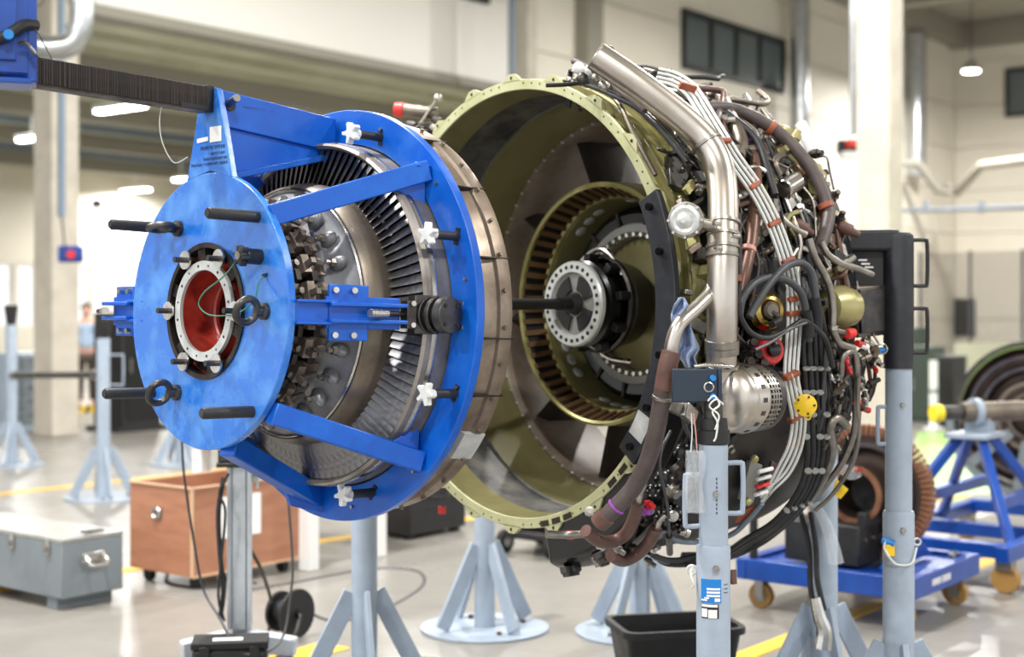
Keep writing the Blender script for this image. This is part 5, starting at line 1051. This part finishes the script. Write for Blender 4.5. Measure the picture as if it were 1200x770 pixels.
# accessories
bc = E(900, 364, .90); bdr = (Vector((-.35, -1, .05))).normalized()
ba = part('brass_actuator', MB().turn(bc - bdr * .05, bc, [(0, .062), (.04, .062), (.045, .056), (.06, .050), (.066, .035), (.058, .028)], 32), 'brass', en)
part('actuator_body', MB().turn(bc, bc + bdr, [(0, .03), (.022, .028), (.03, .02)], 16), 'tan_metal', ba); part('actuator_plug', MB().tube([bc + bdr * .02 + Vector((0, 0, -.005)), bc + bdr * .04 + Vector((.02, 0, -.03)), bc + bdr * .045 + Vector((-.03, -.01, -.045))], .012, 10, 4), 'oxide', ba)
part('actuator_lug', MB().cyl(bc + Vector((.03, 0, -.085)), bc + Vector((.03, -.015, -.085)), .02, 14), 'gold_green', ba); part('actuator_lug', MB().cyl(bc + Vector((.05, 0, .07)), bc + Vector((.05, -.015, .07)), .02, 14), 'steel_dark', ba)
cc0, cc1 = E(966, 360, .84), E(1014, 360, .84); part('oil_canister', MB().turn(cc0, cc1, [(0, .04), (.01, .062), (.05, .072), (.085, .075), (.09, .068), (.13, .066), (.15, .045)], 28), 'gold_green', en)
part('control_box', MB().slab([E(1004, 336, .82), E(1040, 334, .82), E(1042, 392, .82), E(1006, 396, .82)], (.02, .07, 0)), 'tan_metal', en, .004); part('box_cover', MB().slab([E(1008, 340, .835), E(1036, 338, .835), E(1037, 388, .835), E(1010, 391, .835)], (.004, .015, 0)), 'steel_dark', en, .002)
rc = E(905, 410, .93); rd = Vector((-.3, -1, .1)).normalized(); rx = part('red_cover', MB().turn(rc - rd * .03, rc, [(0, .046), (.025, .046), (.032, .040), (.032, .026)], 24), 'red', en); part('cover_plug', MB().turn(rc - rd * .01, rc + rd, [(0, .024), (.03, .022), (.034, .012)], 16), 'black_gloss', rx)
for px, py in ((878, 404), (883, 418), (874, 426), (890, 428)): part('connector', MB().turn(E(px, py, .90), E(px, py, .90) + Vector((-.4, -.8, .2)), [(0, .014), (.02, .014), (.021, .011), (.03, .011), (.031, .014), (.045, .013)], 12), 'oxide', en)
# starter with perforated band
s0, s1 = E(851, 468, .99), E(934, 462, .93); dS = (s1 - s0).normalized()
stt = part('starter', MB().turn(s0 - dS * .01, s1, [(0, .05), (.0, .085), (.03, .100), (.07, .105), (.075, .108), (.085, .108), (.088, .102), (.10, .102)], 40), 'steel_duct', en)
part('starter_rear', MB().turn(s0 + dS * .148, s1, [(0, .102), (.01, .104), (.03, .104), (.033, .09), (.06, .084), (.09, .07)], 40), 'steel_dark', stt); part('starter_screen', MB().turn(s0 + dS * .088, s1, [(0, .096), (.062, .096)], 40), 'black', stt)
x_, y_ = basis(dS)
for i in range(40):
    a = 2 * math.pi * i / 40; o_ = x_ * math.cos(a) + y_ * math.sin(a); part('screen_bar', MB().bar(s0 + dS * .09 + o_ * .1, s0 + dS * .15 + o_ * .1, .006, .006, o_), 'steel', stt)
for t_ in (.105, .12, .135): part('screen_hoop', MB().torus(s0 + dS * t_, dS, .101, .0035, 40, 6), 'steel', stt)
for i in range(16):
    a = 2 * math.pi * i / 16; o_ = x_ * math.cos(a) + y_ * math.sin(a); part('starter_slot', MB().bar(s0 + dS * .045 + o_ * .1035, s0 + dS * .062 + o_ * .1045, .014, .004, o_), 'steel_dark', stt)
part('starter_elbow', MB().tube([E(845, 428, .95), E(845, 445, .95), s0 + dS * .03 + Vector((0, .02, -.02))], [.042, .058], 20, 5), 'steel_duct', stt); part('starter_volute', MB().ball((0, 0, 0), .055, .102, .102, 28, 14, Matrix.Translation(s0 + dS * .02) @ dS.to_track_quat('X', 'Z').to_matrix().to_4x4()), 'steel_duct', stt)
pipe('v_band', [(812, 430, 1.0), (830, 428, 1.0), (860, 430, .99)], 1.0, .006, 'steel_bright', 8)
# yellow cap with lanyard, data plate box, orange plate
yc = E(944, 475, .985); yd = (EO - yc).normalized(); yl = part('yellow_cover', MB().turn(yc, yc + yd, [(0, .036), (.006, .036), (.008, .032), (.010, .0)], 24), 'yellow', en)
for a in (0, 1.2, 2.5, 3.8, 5.0):
    x_, y_ = basis(yd); o_ = (x_ * math.cos(a) + y_ * math.sin(a)) * .028; part('cover_screw', MB().cyl(yc + o_ + yd * .007, yc + o_ + yd * .013, .004, 8), 'black', yl)
part('cover_ear', MB().torus(yc + Vector((.012, 0, -.038)), yd, .008, .003, 12, 6), 'yellow', yl); pipe('lanyard', [(938, 462), (932, 450), (928, 438)], .99, .002, 'wire_white', 6)
pl = part('terminal_block', MB().slab([E(880, 540, .955), E(894, 545, .955), E(883, 590, .955), E(868, 586, .955)], (.02, .035, 0)), 'grey_lid', en, .004)
for k in range(4): part('terminal_pin', MB().cyl(E(889 - k * 1.5, 553 + k * 9, .96), E(905 - k * 2, 549 + k * 9, .96), .007, 8), ('white', 'wire_white', 'red_cap', 'white')[k], pl)
for px, py in ((884, 538), (876, 588)): part('block_lug', MB().ball(E(px, py, .97), .014), 'gold_green', pl)
part('terminal_frame', MB().slab([E(905, 540, .95), E(913, 545, .95), E(902, 582, .95), E(895, 578, .95)], (.01, .02, 0)), 'hose_brown', en, .002)
part('warning_plate', MB().slab([E(866, 600, .94), E(888, 592, .94), E(886, 604, .94), E(862, 614, .94)], (.004, .01, 0)), 'clamp_brown', en)
# gearbox and oil tank along the bottom
gA = part('gearbox', MB().lathe([(-.0, .76), (-.0, .90), (.05, .93), (.22, .93), (.26, .88), (.26, .76)], 14, 108, 168, True), 'black_gloss', en, .012)
part('oil_tank', MB().lathe([(.16, .76), (.17, .87), (.24, .905), (.60, .90), (.86, .875), (.92, .84), (.94, .76)], 30, 104, 165, True), 'strut_dark', en, .01)
part('gap_shade_panel', MB().lathe([(.16, .765), (.16, .792), (.30, .796), (.90, .786), (.93, .765)], 40, 52, 172, True), 'black', en)  # black sheet standing in for the shade in gaps between the pipes
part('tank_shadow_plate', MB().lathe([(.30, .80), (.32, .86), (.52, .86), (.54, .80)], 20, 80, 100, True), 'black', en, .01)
rg_ = random.Random(5)
for i in range(26):
    a_, r_, ph = rg_.uniform(-.01, .2), .93, rg_.uniform(110, 166); q_ = cyl_pt(a_, r_ - .01, ph); n__ = cyl_pt(0, 1, ph)
    w_ = rg_.uniform(.014, .036); part('gearbox_boss', MB().turn(q_, q_ + n__, [(0, w_), (.02, w_), (.024, w_ * .7), (.034, w_ * .6)], 14), rg_.choice(['black_gloss', 'black', 'steel_dark', 'oxide', 'steel']), gA)
for px, py, r_ in ((778, 560, .03), (790, 600, .024), (765, 575, .02), (800, 530, .028), (810, 470, .03), (775, 605, .018), (800, 615, .022)):
    q_ = E(px, py, .95); part('gearbox_cover', MB().turn(q_, q_ + (EO - q_).normalized(), [(0, r_), (.012, r_), (.016, r_ * .8), (.02, r_ * .4)], 20), 'black_gloss', gA)
    for k in range(6):
        x_, y_ = basis((EO - q_).normalized()); o_ = (x_ * math.cos(k * 1.047) + y_ * math.sin(k * 1.047)) * r_ * .84; part('cover_bolt', MB().cyl(q_ + o_ + (EO - q_).normalized() * .01, q_ + o_ + (EO - q_).normalized() * .02, .0035, 6), 'steel', gA)
part('oil_plug', MB().turn(E(787, 604, .97), E(787, 604, .97) + Vector((-.5, -.8, 0)), [(0, .018), (.02, .018), (.022, .013), (.03, .012)], 14), 'steel_bright', en); part('oil_plug', MB().turn(E(796, 622, .96), E(803, 624, .97), [(0, .013), (.02, .013), (.021, .016), (.034, .016)], 14), 'steel_bright', en)
pipe('drain_wire', [(786, 505, .93), (776, 525, .96), (773, 548, .98), (778, 572, .98), (783, 600, .98), (784, 630, .98)], .98, .005, 'cable_grey', 8); part('drain_plug', MB().cyl(E(784, 628, .98), E(785, 648, .98), .011, 12), 'steel_dark', en)
for i in range(4): pipe('bottom_hose', [(760 + i * 4, 648 + i * 3, .94), (785, 656 + 2 * i, .96), (812, 652 + 3 * i, .96), (840, 640 + 3 * i, .95)], .95, .008, ('rubber_cable', 'black', 'steel', 'rubber_cable')[i], 8)
pipe('bottom_hose', [(735, 575, .9), (742, 560, .92), (748, 580, .93), (745, 612, .93), (735, 640, .93)], .93, .012, 'steel_dark', 8); pipe('bottom_hose', [(800, 470, .95), (803, 500), (815, 520), (826, 525)], .95, .008, 'cable_grey', 8)
for px, py, m_ in ((757, 590, 'red'), (760, 598, 'beam_blue'), (748, 598, 'purple'), (742, 640, 'steel'), (756, 655, 'steel'), (765, 645, 'steel_bright'), (690, 600, 'steel'), (700, 640, 'ring_white'), (720, 640, 'steel')):
    q_ = E(px, py, .94); part('fitting', MB().turn(q_, q_ + Vector((rg_.uniform(-1, .4), -1, rg_.uniform(-.6, .6))), [(0, .011), (.012, .011), (.013, .015), (.024, .015), (.025, .009), (.045, .009)], 8), m_, en)

# ---------------------------------------------------------------- smaller brackets, tubes and connectors over the near side
sil = lambda a: .86 if a < .5 else .86 - (a - .5) * .10
for i in range(120):      # brackets and plates
    a_ = rg_.uniform(.02, .84); ph = rg_.uniform(8, 112); r_ = rg_.uniform(.79, .855) if ph > 42 else rg_.uniform(.77, .80)
    if a_ < .22 and 14 < ph < 60: continue
    w_, l_, h_ = rg_.uniform(.015, .05), rg_.uniform(.02, .09), rg_.uniform(.012, .05)
    m_ = Matrix.Rotation(math.radians(ph), 4, 'X') @ Matrix.Translation((a_, 0, r_)) @ Matrix.Rotation(rg_.uniform(-.6, .6), 4, 'Z')
    mb = MB().box((0, 0, -h_ / 2), (l_, w_, h_)).box((l_ * .3, 0, -.05), (.008, w_ * .7, .08))
    o = part('bracket', mb, rg_.choice(['gold_green', 'olive_bright', 'steel', 'tan_metal', 'oxide', 'black', 'steel_dark', 'case_metal', 'steel']), en, .002); o.matrix_local = m_
for i in range(95):       # tubes following the case
    a_ = rg_.uniform(.05, .80); ph = rg_.uniform(5, 100); r_ = rg_.uniform(.80, .875); pts = []; along = rg_.random() < .42
    for k in range(rg_.randint(4, 6)):
        pts.append(cyl_pt(min(max(a_, .0), .86), r_, ph))
        if along: a_ += rg_.uniform(.03, .09); ph += rg_.uniform(-5, 5)
        else: ph += rg_.uniform(5, 13); a_ += rg_.uniform(-.04, .04)
        r_ = min(.885, max(.79, r_ + rg_.uniform(-.02, .02)))
        if ph > 165: break
    mt = rg_.choice(['steel', 'steel', 'tan_metal', 'steel_dark', 'rubber_cable', 'rubber_cable', 'black', 'hose_grey_brown', 'copper', 'cable_grey', 'steel_bright'])
    tp = part('tube', MB().tube(pts, rg_.choice([.005, .0065, .008, .01, .013]), 8, 5), mt, en, 0, 50)
for i in range(130):      # connectors and fittings
    a_ = rg_.uniform(.03, .84); ph = rg_.uniform(5, 118); r_ = rg_.uniform(.80, .875) if ph > 42 else rg_.uniform(.77, .80)
    if a_ < .18 and 14 < ph < 60: continue
    p_ = cyl_pt(a_, r_, ph); d_ = Vector((rg_.uniform(-1, .6), rg_.uniform(-.8, .3), rg_.uniform(-.6, .8))); s_ = rg_.uniform(.6, 1.5)
    part('connector', MB().turn(p_, p_ + d_, [(0, .010 * s_), (.012 * s_, .010 * s_), (.013 * s_, .014 * s_), (.028 * s_, .014 * s_), (.029 * s_, .009 * s_), (.045 * s_, .008 * s_)], 10), rg_.choice(['steel_bright', 'steel', 'tan_metal', 'oxide', 'black', 'gold_green', 'oxide', 'steel']), en)
for i in range(70):       # mid-size parts inside the arch of the brown hose
    a_ = rg_.uniform(.28, .84); ph = rg_.uniform(34, 84); r_ = rg_.uniform(.80, .865) if ph > 56 else rg_.uniform(.78, .81)
    m_ = Matrix.Rotation(math.radians(ph), 4, 'X') @ Matrix.Translation((a_, 0, r_)) @ Matrix.Rotation(rg_.uniform(-.8, .8), 4, 'Z') @ Matrix.Rotation(rg_.uniform(-.4, .4), 4, 'Y')
    if i % 3 == 0: mb = MB().turn((-.04, 0, 0), (1, 0, 0), [(0, .012), (.01, .02), (.05, .022), (.055, .014), (.085, .013)], 14)
    elif i % 3 == 1: mb = MB().slab([(-.04, -.03, 0), (.02, -.035, 0), (.045, 0, 0), (.02, .03, 0), (-.035, .025, 0)], (0, 0, .006)).box((0, 0, -.03), (.012, .03, .06))
    else: mb = MB().tube([(-.06, 0, -.03), (-.05, .0, .01), (0, .01, .015), (.04, -.01, .012), (.06, -.02, -.03)], .008, 8, 5)
    o = part(('actuator', 'bracket', 'tube')[i % 3], mb, rg_.choice(['gold_green', 'steel', 'tan_metal', 'case_metal', 'olive_bright', 'steel_bright', 'steel_dark', 'hose_brown']), en, 0, 40); o.matrix_local = m_
for i in range(40):       # fittings along the rear edge below the canister
    px, py = rg_.uniform(968, 1030), rg_.uniform(400, 520)
    if px - 960 > 80 - (py - 400) * .25: continue
    q_ = E(px, py, .915); d_ = Vector((rg_.uniform(-1, .8), rg_.uniform(-.8, .0), rg_.uniform(-1, .8))); s_ = rg_.uniform(.6, 1.3)
    part('fitting', MB().turn(q_, q_ + d_, [(0, .009 * s_), (.012 * s_, .009 * s_), (.013 * s_, .013 * s_), (.03 * s_, .013 * s_), (.031 * s_, .008 * s_), (.05 * s_, .007 * s_)], 10), rg_.choice(['steel', 'steel_dark', 'oxide', 'black', 'steel_bright', 'tan_metal', 'red']), en)
for i in range(9): 
    x0 = rg_.uniform(965, 1000); pipe('rear_line', [(x0, 395 + i * 4), (x0 + rg_.uniform(-6, 14), 430 + i * 5), (x0 + rg_.uniform(-8, 12), 465 + i * 5), (x0 - rg_.uniform(5, 30), 505 + i * 4)], .915 + .003 * (i % 3), rg_.choice([.005, .007, .009]), rg_.choice(['steel', 'cable_grey', 'rubber_cable', 'steel_dark', 'tan_metal']), 8)
# named bits on the top
part('actuator_cylinder', MB().turn(E(918, 222, .88), E(944, 205, .88), [(0, .028), (.005, .032), (.09, .032), (.095, .02)], 20), 'steel_bright', en); part('sensor_box', MB().slab([E(893, 185, .85), E(915, 172, .85), E(932, 192, .85), E(910, 210, .85)], (.02, .05, -.03)), 'steel_dark', en, .004); part('sensor_elbow', MB().tube([E(914, 205, .87), E(908, 192, .88), E(912, 184, .88), E(918, 182, .87)], .011, 10, 5), 'tan_metal', en)
part('canister', MB().turn(E(925, 182, .81), E(958, 215, .81), [(0, .04), (.06, .05), (.14, .045), (.16, .02)], 20), 'gold_green', en)
part('case_bracket', MB().slab([E(783, 180, .80), E(800, 165, .80), E(812, 195, .80), E(802, 222, .80), E(786, 215, .80)], (.01, .03, -.01)), 'steel_dark', en, .003); part('case_bracket', MB().slab([E(803, 222, .82), E(812, 210, .82), E(816, 218, .82), E(808, 228, .82)], (.005, .02, 0)), 'gold_green', en)
for i in range(4): pipe('top_cable', [(684, 92 + i * 2, .82), (715, 99 + i * 4, .83), (748, 117 + i * 4, .84), (776, 140 + i * 5, .84), (804, 172 + i * 6, .84)], .84, .0065, ('rubber_cable', 'black', 'steel_dark', 'cable_grey', 'black')[i], 8)
for px, py in ((760, 118), (778, 140), (742, 108), (725, 98)): band(px, py, .85, (10, 9), .016, rg_.choice(['clamp_brown', 'cable_grey']), .012)
for px, py, m_ in ((690, 84, 'ring_white'), (683, 92, 'steel_dark'), (700, 92, 'steel'), (678, 80, 'white'), (708, 100, 'steel_bright')): part('top_fitting', MB().ball(E(px, py, .88), .022, .018, .02), m_, en)
pipe('top_tube', [(640, 100, .80), (665, 99, .82), (690, 96, .84)], .82, .007, 'black', 8); pipe('top_tube', [(810, 103, .86), (830, 104, .86), (848, 108, .86), (850, 118, .85)], .86, .012, 'hose_brown', 10)
# far side: red capped tube and lever by the top left of the flange
Y2 = part('far_tube', MB().cyl(Et(474, 129, 5.75), Et(512, 134, 5.72), .026, 16), 'tan_metal', en); part('far_cap', MB().cyl(Et(463, 128, 5.76), Et(474, 129, 5.75), .03, 18), 'red_cap', en, .004)
part('far_lever', MB().bar(Et(484, 158, 5.7), Et(511, 118, 5.7), .018, .01), 'steel', en, .002); part('far_lever_end', MB().ball(Et(513, 115, 5.7), .018), 'steel_bright', en)
for px, py, m_ in ((478, 145, 'steel_dark'), (488, 150, 'oxide'), (502, 148, 'steel_bright'), (494, 162, 'steel'), (508, 140, 'oxide'), (484, 160, 'black')): part('far_fitting', MB().turn(Et(px, py, 5.7), Et(px + 8, py + 4, 5.68), [(0, .014), (.02, .014), (.021, .02), (.04, .02), (.041, .012), (.06, .012)], 10), m_, en)
part('far_bracket', MB().bar(Et(478, 152, 5.72), Et(540, 150, 5.66), .03, .05), 'oxide', en, .003)
# blue rag tucked behind the drain tube
rag = thing('cleaning_rag', 'crumpled pale blue rag tucked behind the drain tube', 'rag', TE)
rr = random.Random(9); nx, nz = 16, 24; vs = []
out_ = [(349, 794, 803), (358, 791, 808), (368, 788, 806), (380, 787, 809), (395, 789, 815), (408, 792, 822), (418, 796, 812), (432, 803, 817)]
for j in range(nz):
    t_ = j / (nz - 1) * (len(out_) - 1); k = min(int(t_), len(out_) - 2); f_ = t_ - k; y_ = out_[k][0] * (1 - f_) + out_[k + 1][0] * f_; xa = out_[k][1] * (1 - f_) + out_[k + 1][1] * f_; xb = out_[k][2] * (1 - f_) + out_[k + 1][2] * f_
    for i in range(nx):
        s_ = i / (nx - 1); dep = .925 + .020 * math.sin(s_ * 9 + j * .5) + .012 * math.sin(j * .9 + s_ * 5) + rr.uniform(-.004, .004); vs.append(E(xa + (xb - xa) * s_, y_, dep))
mb = MB().add(vs, [(j * nx + i, j * nx + i + 1, (j + 1) * nx + i + 1, (j + 1) * nx + i) for j in range(nz - 1) for i in range(nx - 1)])
o = part('cloth', mb, 'rag', rag, 0, 80); md = o.modifiers.new('thick', 'SOLIDIFY'); md.thickness = .006; md2 = o.modifiers.new('sub', 'SUBSURF'); md2.levels = 1; md2.render_levels = 1
